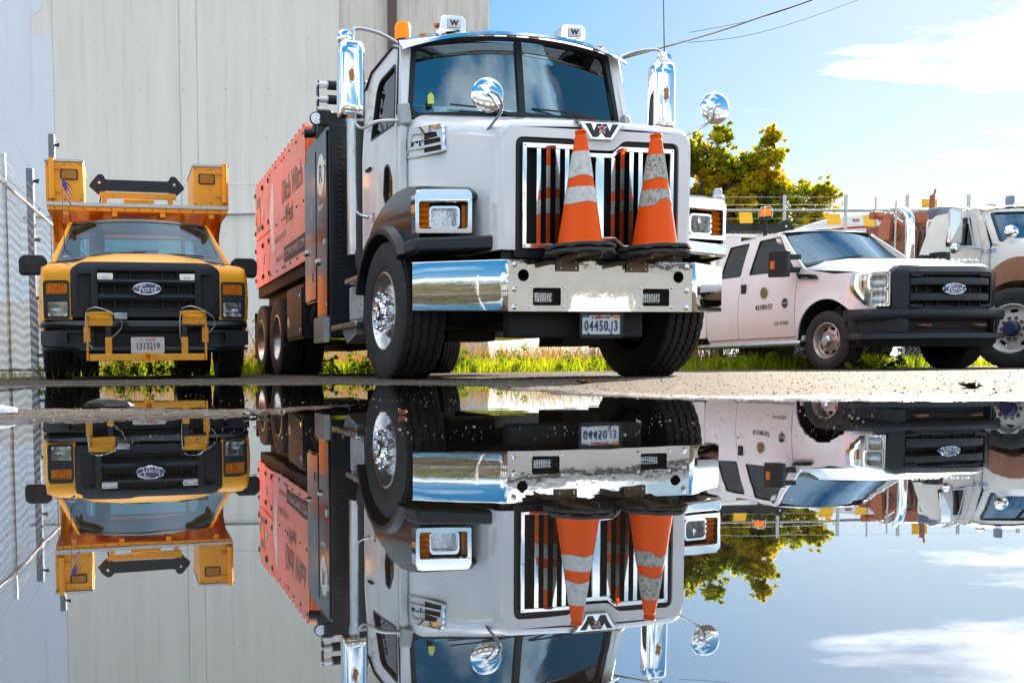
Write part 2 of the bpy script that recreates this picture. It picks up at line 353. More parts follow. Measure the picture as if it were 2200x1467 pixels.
def ford_oval(parent, c, w, tilt=0):
    x, y, z = c; h = w*.41
    ov = obj('badge', MB().lathe([(w*.5, 0), (w*.5, -.006), (w*.46, -.012), (.001, -.012)], (0, 0, 0), 'y', 40).xf(Matrix.Translation((x, y, z)) @ Matrix.Diagonal((1, 1, h/w, 1))), 'oval_blue', parent)
    rim = []
    for k in range(48):
        a = 2*pi*k/48; rim.append((x+cos(a)*w*.47, y-.014, z+sin(a)*h*.47))
    obj('rim', MB().tube(rim, w*.014, 6, closed=True), 'chrome', ov)
    mb = MB(); k = w*.42
    S = lambda pts, t: stroke(mb, [(p[0]*k, p[1]*k) for p in spline(pts, 5)], t*k, (x, y-.016, z), (1, 0, 0), (0, 0, 1), .001)
    S([(-.86, .10), (-.80, .26), (-.55, .30), (-.20, .30), (-.12, .36)], .08)
    S([(-.45, .30), (-.52, .02), (-.62, -.26), (-.80, -.26), (-.82, -.14)], .10)
    S([(-.72, .02), (-.50, .05), (-.30, .04)], .06)
    S([(-.12, .02), (-.30, -.02), (-.30, -.22), (-.14, -.24), (-.02, -.06), (-.12, .04), (.0, .02), (.10, .04)], .07)
    S([(.12, .06), (.14, -.10), (.10, -.24)], .08); S([(.14, -.06), (.24, .06), (.34, .02)], .07)
    S([(.66, .0), (.52, .06), (.40, -.06), (.42, -.22), (.56, -.22), (.68, -.04)], .07); S([(.80, .36), (.72, .10), (.66, -.20), (.78, -.24), (.90, -.12)], .08)
    obj('script', mb, 'print_white', ov, smooth=0)
    return ov
# ---------------------------------------------------------------- wheels
def tyre_mesh(R, W, rr, seed=0, nblk=60, zig=.012, n=144):
    """tyre about the x axis centred at 0: R outer radius, W width, rr bead radius, zigzag ribs"""
    h = W/2
    prof = [(rr, -h*.78), (rr+.012, -h*.92), (rr+(R-rr)*.35, -h*1.0), (rr+(R-rr)*.62, -h*1.0), (R-.05, -h*.97), (R-.018, -h*.93), (R-.004, -h*.86)]
    g = [-.55, -.19, .19, .55]; gd = .016
    tread = []
    for c in g: tread += [(c-.055, 0), (c-.045, 1), (c+.045, 1), (c+.055, 0)]
    rings = []
    for k in range(n):
        a = 2*pi*k/n; ph = (k*nblk/n) % 1.0; tri = (4*abs(ph-.5)-1)
        ring = [(r, x) for r, x in prof]
        for i, (c, dn) in enumerate(tread): ring.append((R-gd*dn-.010*abs(c)**3, c*h+zig*tri))
        sh = .010 if (k % 4 < 1) else 0
        ring[5] = (ring[5][0]-sh*.6, ring[5][1]); ring[6] = (ring[6][0]-sh, ring[6][1])
        back = [(r, -x) for r, x in reversed(prof)]
        back[0] = (back[0][0]-sh, back[0][1]); back[1] = (back[1][0]-sh*.6, back[1][1])
        ring += back
        rings.append([(x, r*cos(a), r*sin(a)) for r, x in ring])
    rings.append(rings[0])
    mb = MB(); mb.grid(rings); return mb
def nut(mb, x, y, z, r, L, sx):
    mb.lathe([(r*1.25, 0), (r*1.25, .006*sx), (r, .008*sx), (r, L*.75*sx), (r*.55, L*sx), (.001, L*sx)], (x, y, z), 'x', 8, False)
_tc = {}
def wheel(parent, x, y, R, W, rr, side, style, name='wheel', rim_m='alu', rz=0):
    """side -1: outer face towards -x"""
    key = (R, W, rr)
    if key not in _tc: _tc[key] = mesh_of('tyre', tyre_mesh(R, W, rr), 30); _tc[key].materials.append(MT['rubber'])
    s = side; h = W/2
    mb = MB(); nm = MB(); hb = MB()
    if style == 'front_heavy':
        mb.lathe([(rr+.012, s*h*.84), (rr+.012, s*h*.90), (rr-.006, s*h*.92), (rr-.022, s*h*.80), (rr-.03, s*h*.45), (rr-.045, s*h*.40), (rr*.72, s*h*.62), (rr*.62, s*h*.72), (.08, s*h*.74), (.001, s*h*.74)], (0, 0, 0), 'x', 48, False)
        for k in range(10): nut(nm, s*h*.72, .142*cos(2*pi*k/10+.2), .142*sin(2*pi*k/10+.2), .0195, .075, s)
        hb.lathe([(.085, s*h*.72), (.085, s*(h*.74+.05)), (.070, s*(h*.74+.075)), (.045, s*(h*.74+.078)), (.045, s*(h*.74+.06)), (.001, s*(h*.74+.06))], (0, 0, 0), 'x', 32, False)
    elif style == 'dish':
        mb.lathe([(rr+.012, s*h*.84), (rr+.012, s*h*.90), (rr-.008, s*h*.92), (rr-.026, s*h*.70), (rr-.035, -s*h*.4), (rr*.82, -s*h*.75), (rr*.6, -s*h*.95), (.1, -s*h*.95), (.001, -s*h*.95)], (0, 0, 0), 'x', 40, False)
        for k in range(10): nut(nm, -s*h*.95, .142*cos(2*pi*k/10), .142*sin(2*pi*k/10), .018, .05, s)
        hb.lathe([(.10, -s*h*.95), (.10, -s*h*.2), (.085, -s*h*.1), (.001, -s*h*.1)], (0, 0, 0), 'x', 24, False)
    else:   # pickup steel wheel with slots / truck disc with hand holes
        nh = 8 if style == 'steel8' else 5
        mb.lathe([(rr+.010, s*h*.80), (rr+.010, s*h*.88), (rr-.006, s*h*.90), (rr-.020, s*h*.78), (rr-.026, s*h*.42), (rr-.036, s*h*.36)], (0, 0, 0), 'x', 48, False)
        rin = rr-.030
        holes = []
        for k in range(nh):
            a = 2*pi*k/nh+.3; cr = rin*.80
            L = []
            for q in range(14):
                b = 2*pi*q/14; du = .018*cos(b)*(rr/.22); dv = .042*sin(b)*(rr/.22)
                L.append(((cr+du)*cos(a)-dv*sin(a), (cr+du)*sin(a)+dv*cos(a)))
            holes.append(L)
        def fn(u, v, wv):
            r = sqrt(u*u+v*v)/rin; return (s*(h*.36+h*.34*max(0, 1-r)**.7)-s*wv, u, v)
        mb.plate(circ(0, 0, rin, 48), holes, fn, .006, rin*.12)
        ncap = 8 if style == 'steel8' else 10
        for k in range(ncap): nut(nm, s*h*.62, rin*.50*cos(2*pi*k/ncap), rin*.50*sin(2*pi*k/ncap), .011 if style == 'steel8' else .016, .03, s)
        cr = rin*.36
        hb.lathe([(cr, s*h*.60), (cr, s*(h*.70+.03)), (cr*.8, s*(h*.70+.05)), (.001, s*(h*.70+.052))], (0, 0, 0), 'x', 28, False)
    w = obj(name, mb, rim_m, parent); w.location = (x, y, R-.006); w.rotation_euler = (0, 0, radians(rz))
    obj('tyre', _tc[key], None, w)
    obj('lug_nuts', nm, 'chrome' if style == 'front_heavy' else 'rust' if style == 'steel10' else 'steel', w)
    obj('hub', hb, 'chrome' if style == 'front_heavy' else 'alu' if style != 'steel10' else 'navy', w)
    obj('brake_drum', MB().lathe([(rr*.8, -s*h*.6), (rr*.8, s*h*.1), (.02, s*h*.1)], (0, 0, 0), 'x', 24), 'dark', w)
    return w
# ================================================================ white vacuum truck
def plane_y(y0): return lambda u, v, w: (u, y0+w, v)
def plane_x(x0, sg): return lambda u, v, w: (x0+sg*w, u, v)
def build_big():
    T = thing('vacuum_truck', 'tall white heavy truck with chrome bumper, upright slatted grille and orange vacuum body', 'truck', (2.136, 5.968, .004), 11.63)
    P = lambda n, mb, m, par=T, **k: obj(n, mb, m, par, **k)
    both = lambda n, mb, m, par=T, **k: (P(n, mb, m, par, **k), P(n, mb.mirror(), m, par, **k))
    # chassis
    for s in (-1, 1): P('frame_rail', MB().box(s*.43-.045, s*.43+.045, .25, 7.7, .62, .90), 'dark')
    P('front_axle', MB().box(-.9, .9, 1.02, 1.18, .42, .56).box(-.75, -.35, .95, 1.25, .30, .62).box(.2, .55, .9, 1.3, .26, .64).box(-.62, .42, .16, .26, .30, .52).box(-.6, .4, .3, 1.0, .52, .62).tube([(-.9, .9, .40), (.9, .9, .40)], .03, 8).tube([(-.5, .25, .40), (-.5, 2.2, .40)], .03), 'dark', bevel=.02)
    P('radiator_core', MB().box(-.60, .60, .13, .2, .70, 1.70), 'dark')
    P('engine_block', MB().box(-.5, .5, .4, 1.5, .55, 1.5), 'dark', bevel=.05)
    P('rear_axle', MB().tube([(-1.0, 5.88, .51), (1.0, 5.88, .51)], .09, 12).tube([(-1.0, 7.13, .51), (1.0, 7.13, .51)], .09, 12).box(-.25, .25, 5.65, 7.4, .35, .72), 'dark')
    # ---- bumper: flat centre with openings, rounded folds, swept ends
    z0, z1, c = .472, .818, .70
    bm = MB(); holes = [circ(s*.59, .715, .041, 24) for s in (-1, 1)]+[rrect(-.52, -.312, .512, .632, .015), rrect(.312, .52, .512, .632, .015)]
    bm.plate(rrect(-c, c, z0, z1, 0), holes, plane_y(0), .018)
    def swept(s):
        rows = []
        d = Vector((.54, .41)).normalized()
        pts = [(c, 0)]
        for k in range(1, 7):
            a = atan2(d.y, d.x)*k/6; pts.append((c+.09*sin(a)*1.0, .09*(1-cos(a))))
        e = pts[-1]; L = (1.242-e[0])/d.x
        for k in range(1, 5): pts.append((e[0]+d.x*L*k/4, e[1]+d.y*L*k/4))
        for (x, y) in pts:
            top = z1+.02*max(0, (x-c)/.54); bot = z0+.028*max(0, (x-c)/.54)
            rows.append([(s*x, y+.03, top), (s*x, y+.004, top), (s*x, y, top-.006), (s*x, y, bot+.006), (s*x, y+.004, bot), (s*x, y+.03, bot)])
        bm.grid(rows)
    swept(-1); swept(1)
    bm.box(-c, c, .0185, .11, z1-.012, z1-.001).box(-c, c, .0185, .09, z0+.001, z0+.012)
    B = P('bumper', bm, 'bumper')
    P('bumper_end', MB().prism([(-1.246, .405), (-1.236, .405), (-1.20, .50), (-1.215, .50)], 'z', .50, .84), 'chrome'); P('bumper_end', MB().prism([(1.246, .405), (1.236, .405), (1.20, .50), (1.215, .50)], 'z', .50, .84), 'chrome')
    bt = MB()
    for s in (-1, 1):
        for (x, z) in ((.655, .785), (.655, .62), (.655, .50)):
            bt.lathe([(.018, 0), (.018, -.004), (.010, -.010), (.001, -.011)], (s*x, 0, z), 'y', 10)
        for (x, z) in ((.54, .64), (.292, .64), (.54, .504), (.292, .504)): bt.lathe([(.010, 0), (.009, -.005), (.001, -.007)], (s*x, 0, z), 'y', 8)
    P('bolts', bt, 'chrome', B, kind='stuff')
    for s in (-1, 1):
        P('tow_hole', MB().lathe([(.041, .0), (.041, .09), (.001, .09)], (s*.59, .02, .715), 'y', 24, False), 'dark', B)
        x0, x1 = sorted((s*.312, s*.52))
        f = P('fog_lamp', MB().box(x0+.03, x1-.03, .05, .085, .532, .612), 'lamp_in', B, bevel=.01)
        P('lamp_housing', MB().box(x0-.004, x1+.004, .09, .10, .508, .636).box(x0-.006, x0, .02, .1, .508, .636).box(x1, x1+.006, .02, .1, .508, .636).box(x0, x1, .02, .1, .632, .638).box(x0, x1, .02, .1, .506, .512), 'dark', B)
        g = MB()
        for k in range(13): x = x0+(x1-x0)*k/12; g.box(x-.0012, x+.0012, .006, .009, .512, .632)
        for k in range(8): z = .512+.12*k/7; g.box(x0, x1, .0035, .0065, z-.0012, z+.0012)
        P('wire_guard', g, 'black', B, kind='stuff')
    # plate
    pf = P('license_plate', MB().plate(rrect(-.146, .158, .306, .462, .01), [], plane_y(.022), .004), 'plate_w')
    P('plate_frame', MB().plate(rrect(-.162, .174, .290, .478, .022), [rrect(-.142, .154, .316, .452, .006)], plane_y(.012), .014), 'black', pf)
    for i, ch in enumerate('04450J3'):
        cx = .006+(i-3)*.0375
        if ch == 'J': P('plate_letter', stroke(MB(), [(p[0], p[1]) for p in spline([(.008, .036), (.008, -.018), (.005, -.031), (-.004, -.035), (-.013, -.029), (-.014, -.014)], 5)], .008, (cx, .0185, .372), (1, 0, 0), (0, 0, 1), .001), 'navy', pf, smooth=0)
        else: text('plate_digit', ch, .100, (cx, .0185, .372), (1, 0, 0), (0, 0, 1), 'navy', pf, sx=.62, bold=.0016)
    text('plate_state', 'California', .036, (.0, .0185, .437), (1, 0, 0), (0, 0, 1), 'red', pf, shear=.35, bold=.0004)
    text('plate_month', 'OCT', .020, (-.118, .0185, .440), (1, 0, 0), (0, 0, 1), 'blue', pf, bold=.0012)
    P('plate_tag', MB().box(.100, .148, .017, .0205, .428, .449), 'sticker', pf)
    sc = MB()
    for x, z in ((-.09, .445), (.085, .445), (-.09, .322), (.085, .322)): sc.lathe([(.008, 0), (.006, -.004), (.001, -.004)], (x, .02, z), 'y', 8)
    P('plate_screws', sc, 'dark', pf, kind='stuff')
    # cone brackets
    for cx in (-.268, .262):
        b = P('cone_bracket', MB().box(cx-.085, cx+.085, -.012, -.004, .745, .828).box(cx-.085, cx-.078, -.30, -.004, .800, .828).box(cx+.078, cx+.085, -.30, -.004, .800, .828).box(cx-.09, cx+.09, -.33, .03, .828, .834), 'bracket', bevel=.002)
        q = MB()
        for dx2 in (-.055, .055):
            for z in (.765, .808): q.lathe([(.011, 0), (.011, -.006), (.006, -.010), (.001, -.010)], (cx+dx2, -.012, z), 'y', 6)
        P('bolt', q, 'steel', b, kind='stuff')
    # ---- hood
    def hood_ring(y, w, top, bot, r=.13):
        pts = [(w, bot), (w, bot+(top-bot)*.5), (w, top-r)]
        for k in range(1, 6):
            a = pi/2*k/5; pts.append((w-r+r*cos(a), top-r+r*sin(a)))
        pts += [(w*.45, top+.012), (0, top+.02)]
        L = [(-x, y, z) for x, z in pts]; R = [(x, y, z) for x, z in reversed(pts[:-1])]
        return L+R
    hb = MB().grid([hood_ring(.060, .700, 1.720, .895, .10), hood_ring(.066, .718, 1.745, .895, .11), hood_ring(.085, .730, 1.768, .895, .12), hood_ring(.13, .74, 1.785, .895, .13), hood_ring(.5, .79, 1.905, .9, .14), hood_ring(.9, .86, 2.02, .95, .15), hood_ring(1.26, .965, 2.128, 1.1, .15)])
    H = P('hood', hb, 'white')
    sur = rpoly([(-.622, .845), (.622, .845), (.622, 1.655), (.19, 1.655), (.11, 1.585), (-.11, 1.585), (-.19, 1.655), (-.622, 1.655)], [.02, .02, .06, .03, .03, .03, .03, .06], 5)
    fr = rpoly([(-.700, .893), (.700, .893), (.700, 1.72), (-.700, 1.72)], [0, 0, .10, .10], 8)
    P('hood_front', MB().plate(fr, [sur], plane_y(.060), .03), 'white', H)
    P('grille_surround', MB().plate(sur, [rpoly([(-.565, .905), (.565, .905), (.565, 1.61), (-.565, 1.61)], 0)], plane_y(.078), .05).box(-.70, .70, .11, .13, .83, .9), 'black')
    gf_o = [(-.575, .905), (-.21, .905), (-.13, .965), (.13, .965), (.21, .905), (.575, .905), (.575, 1.612), (.155, 1.612), (.095, 1.562), (-.095, 1.562), (-.155, 1.612), (-.575, 1.612)]
    gf_i = [(-.545, .935), (-.19, .935), (-.125, .99), (.125, .99), (.19, .935), (.545, .935), (.545, 1.578), (.15, 1.578), (.10, 1.53), (-.10, 1.53), (-.15, 1.578), (-.545, 1.578)]
    G = P('grille_frame', MB().plate(gf_o, [gf_i], plane_y(.046), .022), 'chrome', bevel=.004)
    xs = [0]+[s*(.105+.07*k) for k in range(6) for s in (-1, 1)]
    for x in xs:
        w = .034 if x == 0 else .0185
        lo, hi = (.985, 1.535) if abs(x) < .12 else (.96, 1.56) if abs(x) < .16 else (.93, 1.582)
        yy = .040 if x == 0 else .050
        P('grille_slat', MB().prism([(x-w, yy+.012), (x-w*.82, yy), (x+w*.82, yy), (x+w, yy+.012), (x+w, yy+.05), (x-w, yy+.05)], 'z', lo, hi), 'chrome', G)
    q = MB()
    for x, z in ((-.56, 1.597), (.56, 1.597), (-.56, .92), (.56, .92), (-.56, 1.27), (.56, 1.27), (.17, 1.60), (-.17, 1.60)): q.lathe([(.006, 0), (.005, -.003), (.001, -.004)], (x, .046, z), 'y', 8)
    P('screws', q, 'dark', G, kind='stuff')
    # emblem
    em = P('emblem', MB().loft([[(-.172, .05, 1.772), (.172, .05, 1.772), (.085, .05, 1.648), (-.085, .05, 1.648)], [(-.165, .028, 1.766), (.165, .028, 1.766), (.080, .028, 1.654), (-.080, .028, 1.654)]]), 'chrome')
    P('emblem_top', MB().loft([[(-.185, .03, 1.772), (.185, .03, 1.772), (.17, .12, 1.80), (-.17, .12, 1.80)], [(-.18, .028, 1.778), (.18, .028, 1.778), (.17, .12, 1.806), (-.17, .12, 1.806)]]), 'chrome', em)
    Wp = [(-.125, 1.755), (-.082, 1.755), (-.060, 1.705), (-.035, 1.755), (.035, 1.755), (.060, 1.705), (.082, 1.755), (.125, 1.755), (.068, 1.664), (.030, 1.664), (0, 1.70), (-.030, 1.664), (-.068, 1.664)]
    P('emblem_letter', MB().plate(Wp, [], plane_y(.024), .004), 'print_dark', em)
    st = [(.0+(.030 if k % 2 == 0 else .012)*sin(pi*k/5), 1.722+(.030 if k % 2 == 0 else .012)*cos(pi*k/5)) for k in range(10)]
    st2 = [(x*1.28, 1.722+(z-1.722)*1.28) for x, z in st]
    P('star_edge', MB().plate(st2, [], plane_y(.0225), .002), 'chrome', em); P('star', MB().plate(st, [], plane_y(.0205), .003), 'red', em)
    # side vents on hood (angled with the hood side)
    for s in (-1, 1):
        def hx(u, v, w): return (s*(.795+.165*(u-.5)/.76+.012-w), u, v)
        vo = rpoly([(.76, 1.715), (.79, 1.93), (1.20, 2.00), (1.31, 1.90), (1.31, 1.775)], [.02, .03, .03, .02, .02], 3)
        h1 = [(.86, 1.885), (1.18, 1.945), (1.245, 1.895), (.84, 1.845)]; h2 = [(.80, 1.795), (.805, 1.830), (1.10, 1.875), (1.10, 1.832)]; h3 = [(.79, 1.735), (.795, 1.772), (1.27, 1.835), (1.27, 1.795)]
        v = P('side_vent', MB().plate(vo, [h1, h2, h3], hx, .03), 'chrome', bevel=.005)
        P('vent_mesh', MB().plate(vo, [], lambda u, v2, w: hx(u, v2, .022+w), .004), 'dark', v)
        text('vent_letter', 'W', .055, (s*(.795+.165*(1.2-.5)/.76+.0135), 1.2, 1.868), (0, -1 if s < 0 else 1, 0), (0, 0, 1), 'print_dark', v, bold=.003)
    # ---- fenders
    for s in (-1, 1):
        def fm(u, v, w): return (s*(1.222-.05*max(0, (v-1.15)/.28)**2-w), u, v)
        arc = [(1.1-.60*cos(a), .53+.60*sin(a)) for a in [radians(x) for x in range(158, 21, -8)]]
        out = rpoly([(.36, .90), (.345, 1.30), (.47, 1.375), (.80, 1.435), (1.10, 1.43), (1.33, 1.345), (1.50, 1.20), (1.62, 1.0)], [0, .03, .1, .15, .15, .12, .08, 0], 4)
        arch = [(1.1+.60*cos(a), .53+.60*sin(a)) for a in [radians(x) for x in range(42, 150, 6)]]
        poly = out+arch
        fb = MB().plate(poly, [], fm, .02, .06)
        top = [p for p in out[1:]]
        rows = [[(s*(1.222-.05*max(0, (z-1.15)/.28)**2), y, z) for y, z in top]]
        for (xo, dz) in ((1.205, .006), (1.15, .016), (1.0, .02), (.72, .022)): rows.append([(s*min(xo, 1.222-.05*max(0, (z-1.15)/.28)**2-.004), y+(.0), z+dz*min(1, max(0, (z-.95)*3))) for y, z in top])
        fb.grid(rows)
        Fd = P('fender', fb, 'black_gloss')
        fl = []
        for a in range(18, 150, 6):
            t = radians(a); cy, cz = 1.1+cos(t)*.0, .53
            ring = [(s*1.222, 1.1+.602*cos(t), .53+.602*sin(t)), (s*1.285, 1.1+.604*cos(t), .53+.604*sin(t)), (s*1.292, 1.1+.62*cos(t), .53+.62*sin(t)), (s*1.285, 1.1+.655*cos(t), .53+.655*sin(t)), (s*1.222, 1.1+.675*cos(t), .53+.675*sin(t))]
            fl.append(ring)
        P('fender_flare', MB().loft(fl, True, True), 'blueblack', Fd)
        P('inner_guard', MB().loft([[(s*.8, 1.1+.598*cos(radians(a)), .53+.598*sin(radians(a))), (s*1.222, 1.1+.598*cos(radians(a)), .53+.598*sin(radians(a))), (s*1.222, 1.1+.585*cos(radians(a)), .53+.585*sin(radians(a))), (s*.8, 1.1+.585*cos(radians(a)), .53+.585*sin(radians(a)))] for a in range(-20, 172, 8)], True, True), 'black', Fd)
        P('side_marker', MB().lathe([(.028, 0), (.028, s*.02), (.02, s*.032), (.001, s*.035)], (s*1.15, .98, 1.385), 'x', 14), 'amber', Fd)
        # headlamp
        def hy(y0): return lambda u, v, w: (s*u, y0+w+.06*(u-.84)/.39, v)
        bez = rpoly([(.838, 1.035), (1.232, 1.035), (1.236, 1.30), (1.20, 1.338), (.86, 1.338), (.838, 1.31)], [.015]*6, 3)
        inn = rrect(.866, 1.208, 1.066, 1.258, .02)
        hl = P('headlamp', MB().plate(bez, [inn], hy(.285), .09), 'chrome', bevel=.006)
        P('bezel_brow', MB().loft([[(s*.85, .283, 1.262), (s*1.22, .343, 1.262), (s*1.205, .40, 1.345), (s*.86, .34, 1.345)], [(s*.85, .30, 1.25), (s*1.22, .36, 1.25), (s*1.205, .42, 1.34), (s*.86, .36, 1.34)]]), 'chrome', hl)
        P('lamp_reflector', MB().plate(rrect(.915, 1.125, 1.075, 1.225, .035), [], lambda u, v, w: (s*u, .385+w-.02*cos((u-1.02)*14)*1+.06*(u-.84)/.39, v), .004, .03), 'lamp_in', hl)
        P('lamp_ring', MB().plate(rrect(.912, 1.128, 1.072, 1.228, .035), [rrect(.926, 1.114, 1.086, 1.214, .03)], hy(.318), .03), 'chrome', hl)
        P('lamp_lens', MB().plate(rrect(.924, 1.116, 1.084, 1.216, .03), [], hy(.324), .004), 'lamp_glass', hl)
        P('turn_signal', MB().plate(rrect(1.128, 1.206, 1.068, 1.256, .012), [], lambda u, v, w: (s*u, .312+w+.06*(u-.84)/.39+.012*cos(v*160), v), .02, .02), 'amber', hl)
        P('inner_signal', MB().plate(rrect(.868, .890, 1.08, 1.24, .006), [], hy(.335), .02), 'amber', hl)
        P('lamp_back', MB().plate(inn, [], hy(.405), .01), 'dark', hl)
        # skirt below the lamp
        P('lower_valance', MB().prism([(s*.64, .115), (s*1.235, .33), (s*1.262, .52), (s*1.20, .60), (s*.64, .42)], 'z', .905, 1.005), 'blueblack' if s < 0 else 'chrome', bevel=.02)
    # ---- cab
    def sx(z): return 1.03 if z < 2.06 else 1.03-(z-2.06)*.075
    win = rpoly([(1.395, 2.075), (2.085, 2.115), (1.985, 2.545), (1.90, 2.60), (1.47, 2.60)], [.03, .04, .06, .05, .05], 4)
    peep = rpoly([(1.46, 1.38), (1.60, 1.42), (1.70, 1.56), (1.66, 1.80), (1.55, 1.80), (1.46, 1.66)], .035, 3)
    door = rpoly([(1.345, 1.26), (2.235, 1.22), (2.235, 2.10), (2.085, 2.665), (1.43, 2.685), (1.345, 2.12)], .03, 3)
    side = rpoly([(1.27, 1.22), (2.36, 1.18), (2.36, 2.66), (2.20, 2.79), (1.62, 2.80), (1.41, 2.74), (1.27, 2.12)], [.02, .05, .1, .12, .1, .05, .02], 4)
    for s in (-1, 1):
        cm_ = lambda u, v, w: (s*(sx(v)-w), u, v)
        C_ = P('cab_side', MB().plate(side, [[(1+0)*0+p[0], p[1]] if False else p for p in door] and [door], cm_, .05, .2), 'white')
        di = [(a[0]+(1.79-a[0])*.012, a[1]+(1.95-a[1])*.010) for a in door]
        D_ = P('door', MB().plate(di, [win, peep], lambda u, v, w: (s*(sx(v)+.006-w), u, v), .055, .2), 'white')
        P('window_seal', MB().plate(win, [[(p[0]+(1.74-p[0])*.07, p[1]+(2.33-p[1])*.075) for p in win]], lambda u, v, w: (s*(sx(v)+.010-w), u, v), .03), 'black', D_)
        P('door_window', MB().plate(win, [], lambda u, v, w: (s*(sx(v)-.014-w), u, v), .004), 'glass_dark', D_)
        P('peep_seal', MB().plate(peep, [[(p[0]+(1.57-p[0])*.16, p[1]+(1.6-p[1])*.10) for p in peep]], lambda u, v, w: (s*(1.042-w), u, v), .03), 'black', D_)
        P('peep_window', MB().plate(peep, [], lambda u, v, w: (s*(1.02-w), u, v), .004), 'glass_dark', D_)
        P('door_handle', MB().box(s*1.034, s*1.062, 2.04, 2.17, 1.86, 1.885), 'black', D_, bevel=.008)
        P('drip_rail', MB().tube([(s*1.035, 1.33, 2.14), (s*.985, 1.425, 2.70), (s*.98, 1.6, 2.775), (s*.985, 2.2, 2.76), (s*1.0, 2.36, 2.64)], .012, 6), 'black')
        text('model_badge', 'TJ', .12, (s*1.043, 1.98, 1.42), (0, -1 if s < 0 else 1, 0), (0, 0, 1), 'print_dark', D_, sx=.7)
    # roof
    rows = []
    for y, dz in ((1.40, -.045), (1.5, -.01), (1.8, 0), (2.2, 0), (2.33, -.06), (2.37, -.15)):
        rows.append([(x, y, 2.79+dz+.05*(1-(x/.98)**2)) for x in (-.975, -.93, -.7, -.35, 0, .35, .7, .93, .975)])
    P('roof', MB().grid(rows), 'white')
    rb = rrect(-1.0, 1.0, 1.0, 2.74, .05)
    P('cab_back', MB().plate(rb, [rrect(-.72, .72, 2.10, 2.55, .06)], plane_y(2.34), .03), 'white')
    P('rear_window', MB().plate(rrect(-.73, .73, 2.09, 2.56, .06), [], plane_y(2.355), .004), 'glass_dark')
    # windscreen: bowed frame, two panes
    def ws(u, v, w): # u -1..1, v 0..1
        yb = 1.215+.115*u*u; yt = 1.305+.115*u*u; xb, xt = .965, .895
        return (u*(xb+(xt-xb)*v), yb+(yt-yb)*v-w, 2.105+.035*(1-u*u)+(.645+.02*(1-u*u))*v)
    wo_ = rpoly([(-1, 0), (1, 0), (1, 1), (-1, 1)], [.05, .05, .06, .06], 4)
    pl = rpoly([(-.95, .06), (-.028, .045), (-.028, .955), (-.94, .95)], [.10, .02, .02, .08], 5); pr = [(-u, v) for u, v in reversed(pl)]
    P('windscreen_frame', MB().plate(wo_, [pl, pr], lambda u, v, w: ws(u, v, w-.02), .03, .08), 'black')
    P('windscreen', MB().plate(pl, [], lambda u, v, w: ws(u, v, -.014-w), .003, .08), 'glass'); P('windscreen', MB().plate(pr, [], lambda u, v, w: ws(u, v, -.014-w), .003, .08), 'glass')
    P('cowl', MB().grid([[ws(u, -.02, .02) for u in (-1, -.6, -.2, .2, .6, 1)], [(u*1.0, 1.20+.1*u*u, 2.06) for u in (-1, -.6, -.2, .2, .6, 1)]]).box(-1.0, 1.0, 1.28, 1.34, 1.15, 2.08), 'white')
    for s in (-1, 1):
        P('corner_pillar', MB().loft([[(s*.955, 1.305, 2.09), (s*1.035, 1.29, 2.09), (s*1.035, 1.36, 2.09), (s*.965, 1.37, 2.09)], [(s*.885, 1.40, 2.76), (s*.985, 1.40, 2.76), (s*.985, 1.46, 2.76), (s*.885, 1.47, 2.76)]]), 'white', bevel=.012)
        P('mirror_mount', MB().loft([[(s*.95, 1.20, 2.04), (s*1.04, 1.27, 2.04), (s*1.04, 1.33, 2.04), (s*.95, 1.33, 2.04)], [(s*.955, 1.25, 2.22), (s*1.036, 1.29, 2.22), (s*1.036, 1.34, 2.22), (s*.955, 1.34, 2.22)]]), 'alu_paint', bevel=.015)
    for x0, x1 in ((-.62, -.08), (.10, .66)):
        P('wiper', MB().tube([(x1, 1.19, 2.145), ((x0+x1)/2+.1, 1.20, 2.185), (x0, 1.235, 2.215)], .007, 6).tube([(x1+.02, 1.19, 2.13), ((x0+x1)/2, 1.195, 2.18)], .010, 6), 'black')
    P('inspection_tag', MB().plate([(-.80, 2.215), (-.745, 2.222), (-.748, 2.285), (-.772, 2.31), (-.80, 2.285)], [], plane_y(1.262), .002), 'sticker_y')
    # interior
    P('dashboard', MB().box(-.92, .92, 1.33, 1.62, 1.75, 2.10), 'interior', bevel=.05)
    for x in (-.5, .5): P('seat', MB().box(x-.24, x+.24, 1.85, 2.25, 1.55, 1.72).box(x-.22, x+.22, 2.16, 2.30, 1.7, 2.32).box(x-.12, x+.12, 2.18, 2.27, 2.32, 2.50), 'seat', bevel=.04)
    ring = [(.5+.22*cos(2*pi*k/24), 1.74+.10*sin(2*pi*k/24)*.9, 2.10+.16*sin(2*pi*k/24)) for k in range(24)]
    P('steering_wheel', MB().tube(ring, .016, 8, closed=True).tube([(.28, 1.74, 2.10), (.72, 1.74, 2.10)], .02, 6), 'interior')
    P('dash_papers', MB().box(-.55, -.15, 1.40, 1.60, 2.105, 2.20).box(-.45, -.28, 1.42, 1.45, 2.20, 2.25), 'paper')
    P('hard_hat', MB().lathe([(.15, 0), (.145, .02), (.125, .03), (.12, .08), (.08, .13), (.001, .145)], (.16, 1.55, 2.09), 'z', 20), 'paper')
    P('headliner', MB().box(-.93, .93, 1.45, 2.33, 2.70, 2.74).box(-.88, .88, 1.42, 1.5, 2.62, 2.72), 'interior')
    # visor
    rows = []
    for k in range(-10, 11):
        u = k/10; x = u*1.0; e = abs(u)**2.4
        rows.append([(x*.97, 1.47+.02*e, 2.87-.10*e), (x, 1.33+.06*e, 2.865-.115*e), (x*1.0, 1.16+.15*e, 2.79-.115*e), (x*1.0, 1.155+.15*e, 2.765-.115*e), (x*.995, 1.165+.15*e, 2.763-.115*e)])
